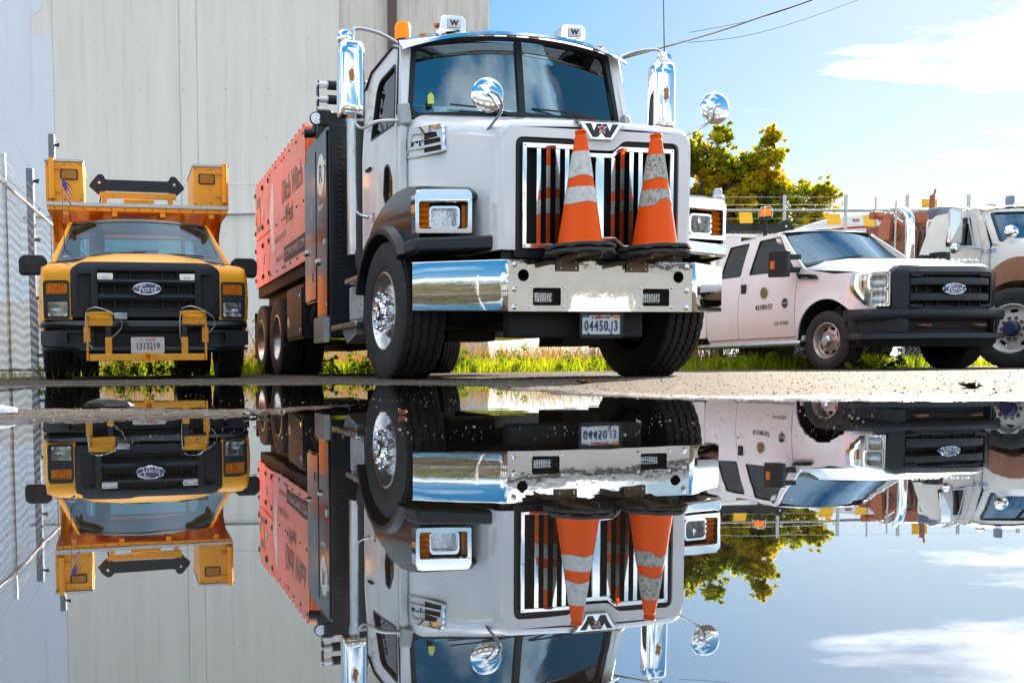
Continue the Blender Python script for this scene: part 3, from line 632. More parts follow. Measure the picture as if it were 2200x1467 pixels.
    V_ = P('sun_visor', MB().grid(rows), 'chrome')
    q = MB()
    for u in (-.7, -.42, -.14, .14, .42, .7):
        q.lathe([(.008, 0), (.007, -.004), (.001, -.005)], (u, 1.165+.15*abs(u)**2.4, 2.785-.115*abs(u)**2.4), 'y', 8).lathe([(.008, 0), (.007, -.004), (.001, -.005)], (u-.03, 1.245+.12*abs(u)**2.4, 2.828-.115*abs(u)**2.4), 'y', 8)
    P('visor_rivets', q, 'steel', V_, kind='stuff')
    for x in (-.20, 0.0, .20, -.78, .80): P('marker_lamp', MB().lathe([(.045, 0), (.042, .02), (.025, .032), (.001, .036)], (x, 1.42, 2.845-(.05 if abs(x) > .5 else 0)), 'z', 14), 'amber')
    for x in (-.54, .54):
        L_ = P('roof_lamp', MB().prism(rpoly([(x-.115, 2.862), (x+.115, 2.862), (x+.11, 2.945), (x+.085, 2.972), (x-.085, 2.972), (x-.11, 2.945)], .012, 3), 'y', 1.37, 1.52), 'chrome', bevel=.006)
        P('lamp_cover', MB().box(x-.05, x+.065, 1.362, 1.371, 2.872, 2.945), 'plate_w', L_, bevel=.003)
        text('lamp_letter', 'W', .055, (x+.007, 1.3615, 2.908), (1, 0, 0), (0, 0, 1), 'print_dark', L_, bold=.003, sx=1.15)
        P('lamp_side', MB().lathe([(.022, 0), (.02, .02*(1 if x > 0 else -1)), (.001, .03*(1 if x > 0 else -1))], (x+(.11 if x > 0 else -.11), 1.44, 2.91), 'x', 10), 'amber', L_)
    be = P('beacon', MB().lathe([(.070, .0), (.070, .12), (.062, .145), (.001, .15)], (-.758, 2.0, 2.985), 'z', 24), 'beacon')
    P('beacon_base', MB().lathe([(.05, -.16), (.05, -.06), (.078, -.05), (.078, -.001)], (-.758, 2.0, 2.985), 'z', 20), 'dark', be)
    # door mirrors
    for s in (-1, 1):
        r = []
        for z, k in ((2.125, .86), (2.14, .97), (2.2, 1), (2.6, 1), (2.68, .97), (2.70, .86)):
            w = .106*k; d = .10*k; cx = s*1.404
            sec = rpoly([(cx-w, 1.40+.05), (cx-w, 1.40-d*.5), (cx-w*.6, 1.40-d*.8), (cx+w*.6, 1.40-d*.8), (cx+w, 1.40-d*.5), (cx+w, 1.45)], [.01, .03, .03, .03, .03, .01], 3)
            r.append([(x, y, z) for x, y in sec])
        M_ = P('door_mirror', MB().loft(r), 'chrome')
        P('mirror_glass', MB().box(s*1.404-.09, s*1.404+.09, 1.4515, 1.455, 2.16, 2.67), 'chrome', M_)
        mk = P('mirror_marker', MB().lathe([(.02, 0), (.018, -.008), (.001, -.010)], (0, 0, 0), 'y', 20).xf(Matrix.Translation((s*1.404-.012, 1.32, 2.43)) @ Matrix.Diagonal((1, 1, 2.6, 1))), 'amber', M_)
        P('marker_rim', MB().tube([(s*1.404-.012+.026*cos(2*pi*k/24), 1.318, 2.43+.066*sin(2*pi*k/24)) for k in range(24)], .005, 6, closed=True), 'chrome', M_)
        P('mirror_arm', MB().tube(spline([(s*1.39, 1.40, 2.68), (s*1.385, 1.40, 2.78), (s*1.34, 1.40, 2.825), (s*1.15, 1.41, 2.80), (s*.985, 1.43, 2.735)], 5), .015, 8), 'steel', M_)
        P('mirror_arm', MB().tube(spline([(s*1.37, 1.40, 2.16), (s*1.365, 1.40, 2.07), (s*1.31, 1.39, 2.035), (s*1.20, 1.35, 2.08), (s*1.02, 1.30, 2.085)], 5), .015, 8), 'steel', M_)
        cv = P('convex_mirror', MB().lathe([(.001, -.045), (.045, -.035), (.068, -.005), (.07, .01), (.001, .012)], (s*1.44, 1.42, 2.755), 'y', 20), 'chrome', M_)
        # hood mirrors
        c0 = Vector((s*.855, .0, 1.895)); base = Vector((s*.735, .34, 1.58))
        hm = P('hood_mirror', MB().lathe([(.001, .022), (.06, .018), (.10, .008), (.114, .0), (.112, -.008), (.104, -.012), (.07, -.019), (.03, -.023), (.001, -.024)], tuple(c0), 'y', 40), 'chrome')
        P('mirror_stalk', MB().tube(spline([tuple(c0+Vector((0, -.05, .01))), tuple(c0+Vector((s*-.05, -.06, -.02))), tuple(c0+Vector((s*-.10 if s < 0 else -.045, .0, -.10))), tuple(base+Vector((0, -.02, .14))), tuple(base)], 5), .0105, 8), 'steel', hm)
        P('stalk_base', MB().loft([[tuple(base+Vector((dx_, dy_, dz_))) for dx_, dy_ in ((-.025, -.04), (.025, -.04), (.025, .03), (-.025, .03))] for dz_ in (-.07, .06)]), 'chrome', hm, bevel=.01)
    P('antenna', MB().tube([(1.47, 1.45, 2.60), (1.46, 1.45, 2.76), (1.43, 1.45, 3.6)], [.006, .005, .0025], 6), 'black')
    P('grab_rail', MB().tube(spline([(-1.04, 2.28, 2.36), (-1.13, 2.26, 2.33), (-1.14, 2.24, 2.1), (-1.14, 2.22, 1.6), (-1.12, 2.20, 1.50), (-1.04, 2.16, 1.46)], 5), .014, 8), 'steel')
    # exhaust
    P('exhaust_pipe', MB().tube([(-.98, 2.50, 1.12), (-.98, 2.50, 2.50), (-.98, 2.52, 2.66), (-.98, 2.60, 2.78)], .075, 16).tube(spline([(-.98, 2.5, 1.2), (-.98, 2.48, 1.05), (-.90, 2.40, .98), (-.7, 2.3, .95)], 4), .085, 12), 'black')
    sh = MB()
    sh.loft([[(-1.10, 2.66, z), (-1.11, 2.60, z), (-1.085, 2.545, z), (-1.0, 2.50, z), (-.92, 2.52, z), (-.92, 2.53, z), (-1.0, 2.515, z), (-1.075, 2.555, z), (-1.10, 2.605, z), (-1.09, 2.66, z)] for z in (1.18, 2.48)])
    E_ = P('exhaust_shield', sh, 'steel')
    q = MB()
    for k in range(44): q.box(-1.113, -1.108, 2.615, 2.64, 1.22+k*.028, 1.234+k*.028)
    P('shield_slots', q, 'dark', E_, kind='stuff')
    P('air_intake', MB().tube([(-.86, 2.46, 1.3), (-.86, 2.46, 2.30)], .10, 18), 'black_gloss')
    # ---- steps and tank
    P('step', MB().box(-1.235, -.85, 1.80, 2.26, .862, .905), 'alu', bevel=.006); P('step', MB().box(-1.245, -.85, 1.86, 2.75, .462, .51), 'alu', bevel=.006)
    tk = P('side_tank', MB().box(-1.17, -.72, 1.84, 2.36, .52, .85), 'alu_paint', bevel=.03)
    q = MB()
    for k in range(6): q.lathe([(.008, 0), (.001, -.006)], (-1.171, 1.95, .56+k*.05), 'x', 6)
    P('rivets', q, 'dark', tk, kind='stuff')
    P('step_bracket', MB().hexa([(-1.2, 2.0, .40), (-.8, 2.0, .40), (-.8, 2.5, .33), (-1.15, 2.5, .33), (-1.2, 2.0, .46), (-.8, 2.0, .46), (-.8, 2.5, .46), (-1.2, 2.5, .46)]), 'alu_paint')
    P('mud_flap', MB().prism([(1.58, .26), (1.62, .26), (1.74, .95), (1.70, .95)], 'x', -1.22, -.86), 'black'); P('mud_flap', MB().prism([(1.58, .26), (1.62, .26), (1.74, .95), (1.70, .95)], 'x', .86, 1.22), 'black')
    # ---- black equipment body
    eb = P('equipment_body', MB().box(-1.20, 1.20, 2.95, 4.0, .95, 2.50).box(-1.20, -.55, 2.95, 3.44, .40, .95).box(-1.20, -.55, 3.44, 4.0, .80, .95).box(.55, 1.2, 2.95, 4.0, .40, .95), 'black_gloss', bevel=.008)
    d1 = P('cabinet_door', MB().box(-1.224, -1.202, 2.975, 3.405, .62, 2.46), 'black_gloss', eb, bevel=.012)
    d2 = P('cabinet_door', MB().box(-1.224, -1.202, 3.455, 3.985, .82, 2.36), 'black_gloss', eb, bevel=.012)
    P('front_panel', MB().box(-1.19, -.75, 2.925, 2.949, .42, 2.49).box(-1.205, -1.17, 2.915, 2.952, .40, 2.51), 'blueblack', eb, bevel=.004)
    q = MB()
    for k in range(30): q.box(-1.12, -1.07, 2.918, 2.924, .9+k*.05, .925+k*.05)
    P('louvres', q, 'dark', eb, kind='stuff')
    P('step_plate', MB().box(-1.26, -1.20, 3.0, 3.42, .36, .62), 'tread', eb)
    for z in (2.12, 1.34, .72): P('hinge', MB().box(-1.245, -1.224, 3.03, 3.06, z, z+.055), 'chrome', eb)
    for y, z in ((3.36, 1.20), (3.9, 1.36)): P('door_lock', MB().lathe([(.035, 0), (.035, -.02), (.02, -.03), (.001, -.03)], (-1.224, y, z), 'x', 14), 'chrome', eb)
    P('door_handle', MB().box(-1.25, -1.224, 3.52, 3.56, 1.02, 1.10), 'chrome', eb)
    P('round_logo', MB().lathe([(.001, -.003), (.155, -.003), (.155, 0)], (0, 0, 0), 'x', 36).xf(Matrix.Translation((-1.2245, 3.20, 2.06)) @ Matrix.Diagonal((1, 1.0, 1.35, 1))), 'print_white', d1)
    text('logo_letter', 'R', .26, (-1.2285, 3.20, 2.06), (0, -1, 0), (0, 0, 1), 'print_dark', d1, sx=.85, bold=.002)
    text('logo_name', 'Ranger', .085, (-1.2265, 3.20, 1.74), (0, -1, 0), (0, 0, 1), 'print_white', d1)
    text('door_sign', 'WARNING', .045, (-1.2265, 3.6, 1.72), (0, 0, 1), (0, 1, 0), 'print_white', d2)
    # valve cluster on the body front
    vp = P('valve_cluster', MB().box(-1.30, -1.285, 2.99, 3.05, 2.44, 2.93).box(-1.28, -1.02, 2.97, 3.03, 2.5, 2.62).tube([(-1.06, 3.0, 2.5), (-1.06, 3.0, 2.95)], .03, 8), 'black')
    for z in (2.90, 2.76):
        P('valve', MB().tube([(-1.31, 3.02, z), (-1.19, 3.02, z)], .032, 12), 'plate_w', vp); P('valve_cap', MB().tube([(-1.19, 3.02, z), (-1.08, 3.02, z)], .045, 12), 'black', vp)
    P('valve', MB().tube([(-1.30, 3.02, 2.66), (-1.2, 3.02, 2.66)], .035, 12), 'alu', vp)
    P('work_lamp', MB().lathe([(.001, .04), (.05, .035), (.065, 0), (.065, -.02), (.001, -.02)], (-1.32, 3.0, 2.56), 'y', 18), 'black', vp); P('lamp_face', MB().lathe([(.055, 0), (.001, -.004)], (-1.32, 2.979, 2.56), 'y', 18), 'lamp_in', vp)
    P('boom_post', MB().tube([(-1.10, 3.55, 2.3), (-1.10, 3.55, 2.74)], .09, 18).lathe([(.095, 0), (.095, .05), (.08, .065), (.001, .065)], (-1.10, 3.55, 2.74), 'z', 18).box(-1.22, .3, 3.50, 3.60, 2.58, 2.66).tube([(-1.27, 3.75, 2.62), (-1.1, 3.7, 2.62)], .05, 12), 'black')
    # ---- orange body
    ob = P('vacuum_body', MB().box(-1.185, 1.185, 4.02, 7.53, 1.36, 2.79), 'orange', bevel=.02)
    for (a, b, z0_, z1_) in ((4.03, 5.30, 1.30, 2.80), (5.31, 6.34, 1.30, 2.80), (6.36, 6.86, 1.30, 1.98), (6.36, 6.86, 2.0, 2.80), (6.88, 7.52, 1.30, 1.98), (6.88, 7.52, 2.0, 2.80)):
        P('side_panel', MB().box(-1.205, -1.186, a, b, z0_, z1_), 'orange', ob, bevel=.006)
        P('side_panel', MB().box(1.186, 1.205, a, b, z0_, z1_), 'orange', ob, bevel=.006)
    q = MB()
    for y in (6.38, 6.84, 6.90, 7.50):
        for z in (1.42, 1.86, 2.12, 2.68): q.tube([(-1.212, y, z-.03), (-1.212, y, z+.03)], .012, 6)
    P('hinges', q, 'dark', ob, kind='stuff')
    for y, z in ((6.78, 1.66), (6.78, 2.30), (7.42, 1.66), (7.42, 2.30)): P('door_latch', MB().box(-1.222, -1.205, y-.02, y+.02, z-.07, z+.07), 'alu', ob, bevel=.004)
    q = MB()
    for y in (4.12, 4.5, 4.9, 5.24, 5.4, 5.8, 6.25):
        for z in (1.38, 1.98, 2.72): q.lathe([(.018, 0), (.014, -.008), (.001, -.009)], (-1.205, y, z), 'x', 8)
    P('panel_bolts', q, 'dark', ob, kind='stuff')
    q = MB()
    for k in range(16): q.box(-1.21, -1.15, 4.1+k*.215, 4.15+k*.215, 2.80, 2.825)
    P('roof_bolts', q, 'orange', ob, kind='stuff')
    tp = dict(right=(0, -1, 0), up=(0, 0, 1))
    text('side_lettering', 'Ditch Witch', .40, (-1.2062, 4.78, 2.30), (0, -1, 0), (0, 0, 1), 'print_faded', ob, sx=.62, bold=.008)
    text('side_lettering', 'West', .33, (-1.2062, 4.95, 1.99), (0, -1, 0), (0, 0, 1), 'print_faded', ob, sx=.66, bold=.006)
    P('witch_emblem', MB().plate(spline([(6.05, 2.62), (6.28, 2.2), (6.20, 1.85), (6.02, 1.62), (5.90, 1.70), (6.0, 2.0), (5.98, 2.3), (6.05, 2.62)], 4)[:-1], [], plane_x(-1.2075, 1), .002), 'print_white', ob)
    text('faded_lettering', 'WATER JETTING', .11, (-1.2062, 5.55, 1.78), (0, -1, 0), (0, 0, 1), 'print_grey', ob); text('faded_lettering', '800.444.2441', .11, (-1.2062, 5.55, 1.52), (0, -1, 0), (0, 0, 1), 'print_grey', ob)
    P('web_band', MB().box(-1.2085, -1.2055, 4.06, 5.28, 1.42, 1.62), 'print_dark', ob)
    text('web_address', 'DITCHWITCHWEST.COM', .13, (-1.2095, 4.67, 1.52), (0, -1, 0), (0, 0, 1), 'print_grey', ob, sx=.78)
    P('warning_label', MB().box(-1.2075, -1.2055, 7.05, 7.35, 2.1, 2.6), 'print_faded', ob); P('warning_label', MB().box(-1.2085, -1.206, 7.09, 7.31, 2.2, 2.45), 'sticker', ob)
    P('subframe', MB().box(-1.16, 1.16, 4.02, 7.6, 1.16, 1.355).box(-1.0, 1.0, 4.0, 7.6, .92, 1.16), 'dark', bevel=.01)
    tb = P('toolbox', MB().box(-1.20, -.65, 4.20, 5.14, .43, 1.07), 'black', bevel=.012)
    P('toolbox_door', MB().box(-1.214, -1.201, 4.24, 5.10, .47, 1.03), 'black', tb, bevel=.006)
    for z in (.92, .52): P('latch', MB().box(-1.228, -1.214, 4.27, 4.31, z, z+.04), 'chrome', tb)
    P('round_sticker', MB().lathe([(.07, 0), (.001, -.002)], (-1.2145, 5.02, .66), 'x', 16), 'print_white', tb)
    P('fuel_tank', MB().tube([(-.85, 4.02, .66), (-.85, 5.3, .66)], .28, 24), 'dark'); P('rear_light_bar', MB().box(-1.15, 1.15, 7.6, 7.66, .8, .95), 'dark')
    P('air_tanks', MB().tube([(.7, 3.9, .7), (.7, 5.2, .7)], .24, 16), 'dark')
    # wheels
    for s in (-1, 1):
        wheel(T, s*1.075, 1.10, .545, .345, .302, s, 'front_heavy')
        for y in (5.88, 7.13):
            wheel(T, s*1.085, y, .515, .262, .295, s, 'dish', rim_m='steel'); wheel(T, s*.785, y, .515, .262, .295, s, 'dish', name='inner_wheel', rim_m='steel')
    for s in (-1, 1): P('rear_flap', MB().box(s*.9-.3, s*.9+.3, 7.72, 7.735, .25, .95), 'black')
    return T
TRUCK = build_big()
# ---------------------------------------------------------------- traffic cones on the bumper brackets
def cone(local, z, label, bands, lower=False, rot=0):
    a = radians(11.63); x, y = local
    wx = 2.136+x*cos(a)-y*sin(a); wy = 5.968+x*sin(a)+y*cos(a)
    C_ = thing('traffic_cone', label, 'traffic cone', (wx, wy, z+.004), 11.63+rot, 'traffic cones stacked on the bumper brackets')
    R0, R1, z0, z1 = .143, .040, .045, .735
    rad = lambda zz: R0+(R1-R0)*(zz-z0)/(z1-z0)
    prof = [(R0+.012, z0-.02), (R0+.004, z0)]+[(rad(z0+(z1-z0)*k/14), z0+(z1-z0)*k/14) for k in range(15)]
    prof += [(.040, .737), (.034, .748), (.036, .765), (.040, .775), (.036, .782), (.027, .782), (.027, .7)]
    if lower: prof = [(max(.02, r-.007), zz) for r, zz in prof if zz < .70]
    obj('cone_body', MB().lathe(prof, (0, 0, 0), 'z', 40, False), 'cone', C_)
    base = MB(); ro = circ(0, 0, .243, 48)
    oct_ = rpoly([(.238*cos(radians(22.5+45*k)), .238*sin(radians(22.5+45*k))) for k in range(8)], .05, 4)
    base.plate(oct_, [circ(0, 0, R0-.004, 40)], lambda u, v, w: (u, v, .032-w), .024)
    for k in range(8):
        t = radians(45*k); base.box(-.02, .02, -.02, .02, 0, .008, Matrix.Translation((.21*cos(t), .21*sin(t), 0)))
    obj('cone_base', base, 'rubber_grey', C_, bevel=.005)
    if not lower:
        for i, (a0, a1) in enumerate(((.30, .405), (.475, .64))):
            L = []
            for k in range(41):
                t = 2*pi*k/40; w0 = a0+.006*sin(3*t+i)+(bands*.035*max(0, sin(2*t+4.4)) if i == 0 else 0); w1 = a1
                L.append([(cos(t)*(rad(zz)+.0025), sin(t)*(rad(zz)+.0025), zz) for zz in (w0, (w0+w1)/2, w1)])
            obj('reflective_band', MB().grid(L), 'cone_band2' if bands else 'cone_band', C_, label='cracked and peeling reflective band' if bands else None)
    return C_
cone((-.262, -.155), .866, 'clean orange traffic cone with two pale bands, upper of its stack on the chrome bumper', 0)
cone((-.262, -.155), .828, 'lower traffic cone whose grey rubber base shows under the clean banded cone', 0, True, 9)
cone((.292, -.155), .866, 'scuffed orange traffic cone with black marks and peeling grey bands on the chrome bumper', 1)
cone((.302, -.150), .828, 'lower traffic cone whose rubber base shows under the scuffed peeling cone', 0, True, -8)
# ================================================================ pickups
def shape_body(T, q):
    """shared pickup body: hood, wings, cab, doors, glass. q holds the measures"""
    P = lambda n, mb, m, par=T, **k: obj(n, mb, m, par, **k)
    paint = q['paint']; hw = q['half']; wy, wr, tr = q['wheel_y'], q['arch_r'], q['tyre_r']; bl = q['belt']; sill = q['sill']; ce = q['cab_end']
    fz0, fz1 = q['wing_f'], q['wing_r']          # wing top height front / at door
    # hood
    rows = []
    hf, hr, hy0, hy1 = q['hood_f'], q['hood_r'], q['hood_y0'], q['hood_y1']
    for k in range(9):
        t = k/8; y = hy0+(hy1-hy0)*t; zc = hf+(hr-hf)*(t**.8); ze = fz0+.006+(fz1-fz0)*t+q.get('hood_lift', .015)
        w = q['hood_w0']+(q['hood_w1']-q['hood_w0'])*t
        nose = .05*(1-min(1, t*5))**2
        row = []
        for u in (-1, -.97, -.9, -.8, -.72, -.62, -.3, 0, .3, .62, .72, .8, .9, .97, 1):
            a = abs(u); k_ = min(1, max(0, (.92-a)/.42)); e = ze+(zc-ze)*(k_*k_*(3-2*k_))
            if a > .95: e -= .012*(a-.95)/.05
            row.append((u*w, y+q['hood_bow']*u*u*(1-t)-.10*(1-u*u)*t, e-nose*(1 if a < .95 else .5)-.02*u*u*(a < .8)))
        rows.append(row)
    P('hood', MB().grid(rows), paint)
    # side: wing + doors
    tum = lambda z: hw-.05*max(0, (z-.85)/.5)**2-.035*max(0, (.85-z)/.4)**2
    arch = [(wy+wr*cos(a), tr+.02+wr*sin(a)) for a in [radians(x) for x in range(0, 181, 9)]]
    ya = q['wing_y0']; dF = q['door_f']; dM = q['door_m']
    wing = [(ya+q.get('wing_cut', 0), q['wing_low']), (ya, fz0-.0), (ya+.35, fz0+.01), (dF-.008, fz1)]
    wing = [(dF-.014, sill+.02), (dF-.014, fz1), (ya+.4, fz0+.015), (ya, fz0-.005), (ya+q.get('wing_cut', 0), q['wing_low'])]+[p for p in reversed(arch) if p[1] > sill-.1 ]
    wing = wing[:5]+[p for p in wing[5:]]
    for s in (-1, 1):
        fn = lambda u, v, w: (s*(tum(v)+.028*math.exp(-((sqrt((u-wy)**2+(v-tr-.02)**2)-wr)/.07)**2)-.05*max(0, (ya+.3-u)/.3)**2*q.get('nose_in', 1)-w), u, v)
        W_ = P('wing', MB().plate(wing, [], fn, .02, .05), paint)
        P('wheel_liner', MB().loft([[(s*x, wy+(wr+o)*cos(radians(a)), tr+.02+(wr+o)*sin(radians(a))) for x, o in ((.60, .0), (hw-.01, .0), (hw-.01, .015), (.60, .015))] for a in range(-10, 191, 10)]), 'dark', W_)
        fn2 = lambda u, v, w: (s*(tum(v)+.002-w), u, v)
        segs = [(dF, dM-.007)]+([(dM+.007, ce-.01)] if q['doors'] == 2 else [])
        for i, (a, b) in enumerate(segs):
            D_ = P('door', MB().plate(rpoly([(a, sill+.02), (b, sill+.02), (b, bl), (a, bl-.06 if i == 0 else bl)], [.03, .03, .01, .01], 3), [], fn2, .03, .08), paint)
            P('door_handle', MB().box(s*(tum(1.2)-.004), s*(tum(1.2)+.022), b-.15, b-.045, bl-.27, bl-.13), 'black', D_, bevel=.012)
        P('sill', MB().box(s*(hw-.12)-.06, s*(hw-.12)+.06, dF-.1, ce, sill-.06, sill+.03), paint, bevel=.02)
        # greenhouse side: pillars and roof rail
        zr = q['roof_z']-.10; xr = q['roof_hw']
        gx = lambda z: tum(bl)-.005-(tum(bl)-.005-xr)*max(0, (z-bl)/(zr-bl))**1.15
        fg = lambda u, v, w: (s*(gx(v)-w), u, v)
        wt, wb = q['win_top'], q['win_bot']
        outer = rpoly([(q['a_base'], bl-.07), (ce, bl-.005), (ce-.10, zr), (q['a_top'], zr)], [.01, .01, .06, .05], 3)
        holes = [rpoly(wn, .035, 3) for wn in q['wins']]
        Gs = P('cab_frame', MB().plate(outer, holes, fg, .035, .1), paint)
        for h in holes:
            cx = sum(p[0] for p in h)/len(h); cz = sum(p[1] for p in h)/len(h)
            P('window_trim', MB().plate(h, [[(p[0]+(cx-p[0])*.05, p[1]+(cz-p[1])*.06) for p in h]], lambda u, v, w: (s*(gx(v)+.004-w), u, v), .03), 'black', Gs)
            P('side_window', MB().plate(h, [], lambda u, v, w: (s*(gx(v)-.012-w), u, v), .003, .15), q['side_glass'], Gs)
    # roof
    rows = []
    zr = q['roof_z']-.10; y0, y1 = q['a_top']-.02, ce-.06
    for t in (0, .06, .18, .4, .7, .92, 1):
        y = y0+(y1-y0)*t; dz = -.075*(max(0, .18-t)/.18)**1.5-.05*(max(0, t-.9)/.1)**1.5
        rows.append([(u*q['roof_hw'], y-.09*(1-u*u)*(1-t), zr+(.10+dz)*(1-abs(u)**3.2)) for u in (-1, -.97, -.9, -.7, -.35, 0, .35, .7, .9, .97, 1)])
    P('roof', MB().grid(rows), paint)
    # windscreen
    (bx, by, bz), (tx, ty, tz) = q['ws_b'], q['ws_t']
    def ws(u, v, w):
        bow = .13*(1-u*u); x = u*(bx+(tx-bx)*v); y = by+(ty-by)*v-bow*(1-.25*v); z = bz+(tz-bz)*v+q['ws_rise']*(1-u*u)*(1-v)+.045*(1-u*u)*v
        return (x, y-w*.7, z+w*.4)
    wo_ = rpoly([(-1, 0), (1, 0), (1, 1), (-1, 1)], [.04]*4, 3); wi = rpoly([(-.955, .07), (.955, .07), (.935, .93), (-.935, .93)], [.12, .12, .10, .10], 5)
    P('windscreen_frame', MB().plate(wo_, [wi], lambda u, v, w: ws(u, v, -w), .02, .1), 'black_gloss')
    P('windscreen', MB().plate(wi, [], lambda u, v, w: ws(u, v, -.006-w), .003, .1), q['ws_glass'])
    for s in (-1, 1):
        P('front_pillar', MB().loft([[ws(s*.985, v, .004), ws(s*1.05, v, -.02), ws(s*1.06, v, -.12), ws(s*.98, v, -.10)] for v in (-.02, .25, .5, .75, 1.02)]), paint)
        P('wiper', MB().tube([ws(s*.35-.25, .03, .02), ws(s*.35+.1, .07, .025), ws(s*.35+.40, .10, .015)], .008, 6), 'black')
    P('cowl', MB().grid([[ws(u, .03, -.01) for u in (-1, -.5, 0, .5, 1)], [(u*bx*1.02, by-.16+.1*u*u-.1*(1-u*u), bz-.03+q['ws_rise']*(1-u*u)*.4) for u in (-1, -.5, 0, .5, 1)]]), 'black')
    # interior
    P('dashboard', MB().box(-bx*.95, bx*.95, by+.02, by+.45, bz-.4, bz-.03), 'interior', bevel=.05)
    P('cab_floor', MB().box(-hw+.08, hw-.08, by, ce-.05, sill, sill+.1), 'interior')
    for x in (-.42, .42):
        for yy in ((dM-.25, ce-.45) if q['doors'] == 2 else (dM-.28,)):
            P('seat', MB().box(x-.25, x+.25, yy-.45, yy, .85, 1.0).box(x-.24, x+.24, yy-.06, yy+.08, .95, bl+.12).box(x-.13, x+.13, yy, yy+.08, bl+.12, bl+.30), 'seat', bevel=.04)
    rg = [(.40+.19*cos(2*pi*k/24), by+.55+.07*sin(2*pi*k/24), bz-.04+.16*sin(2*pi*k/24)) for k in range(24)]
    P('steering_wheel', MB().tube(rg, .016, 8, closed=True).tube([(.22, by+.55, bz-.04), (.58, by+.55, bz-.04)], .02, 6), 'interior')
    bw = q['roof_hw']
    P('cab_back', MB().plate([(-hw+.04, sill), (hw-.04, sill), (hw-.06, bl), (bw, zr), (-bw, zr), (-hw+.06, bl)], [rpoly([(-bw*.92, bl+.04), (bw*.92, bl+.04), (bw*.88, zr-.02), (-bw*.88, zr-.02)], .05, 3)], lambda u, v, w: (u, ce-.02-.10*max(0, (v-bl)/(zr-bl))-w, v), .03), paint)
    P('rear_window', MB().plate(rpoly([(-bw*.93, bl+.03), (bw*.93, bl+.03), (bw*.89, zr-.015), (-bw*.89, zr-.015)], .05, 3), [], lambda u, v, w: (u, ce-.03-.10*max(0, (v-bl)/(zr-bl))-w, v), .003), q['side_glass'])
    P('underbody', MB().box(-.5, .5, .35, q['len']-.2, .38, .55).box(-.8, .8, wy-.08, wy+.08, .34, .46).box(-.45, .45, .3, .9, .5, .95), 'dark')
    for s in (-1, 1): P('frame_rail', MB().box(s*.45-.04, s*.45+.04, .2, q['len'], .48, .64), 'dark')

def arrow_board(T, y, zc, hw_, par_name='arrow_board', tilt=0, leaf='black'):
    s1 = [(-hw_, zc), (-hw_+.04, zc+.06), (-hw_*.80, zc+.15), (-hw_*.70, zc+.145), (-hw_*.655, zc+.085)]
    top = s1+[(-p[0], p[1]) for p in reversed(s1)]
    s2 = [(-hw_*.66, zc-.05), (-hw_*.70, zc-.07), (-hw_*.80, zc-.10), (-hw_+.05, zc-.04)]
    bot = [(-p[0], p[1]) for p in reversed(s2)]+s2
    A = obj(par_name, MB().plate(rpoly(top+bot, .022, 3), [], plane_y(y), .05), leaf, T)
    for s in (-1, 1): obj('lamp', MB().lathe([(.017, 0), (.015, -.008), (.001, -.01)], (s*hw_*.78, y, zc+.045), 'y', 14), 'plate_w', A)
    return A

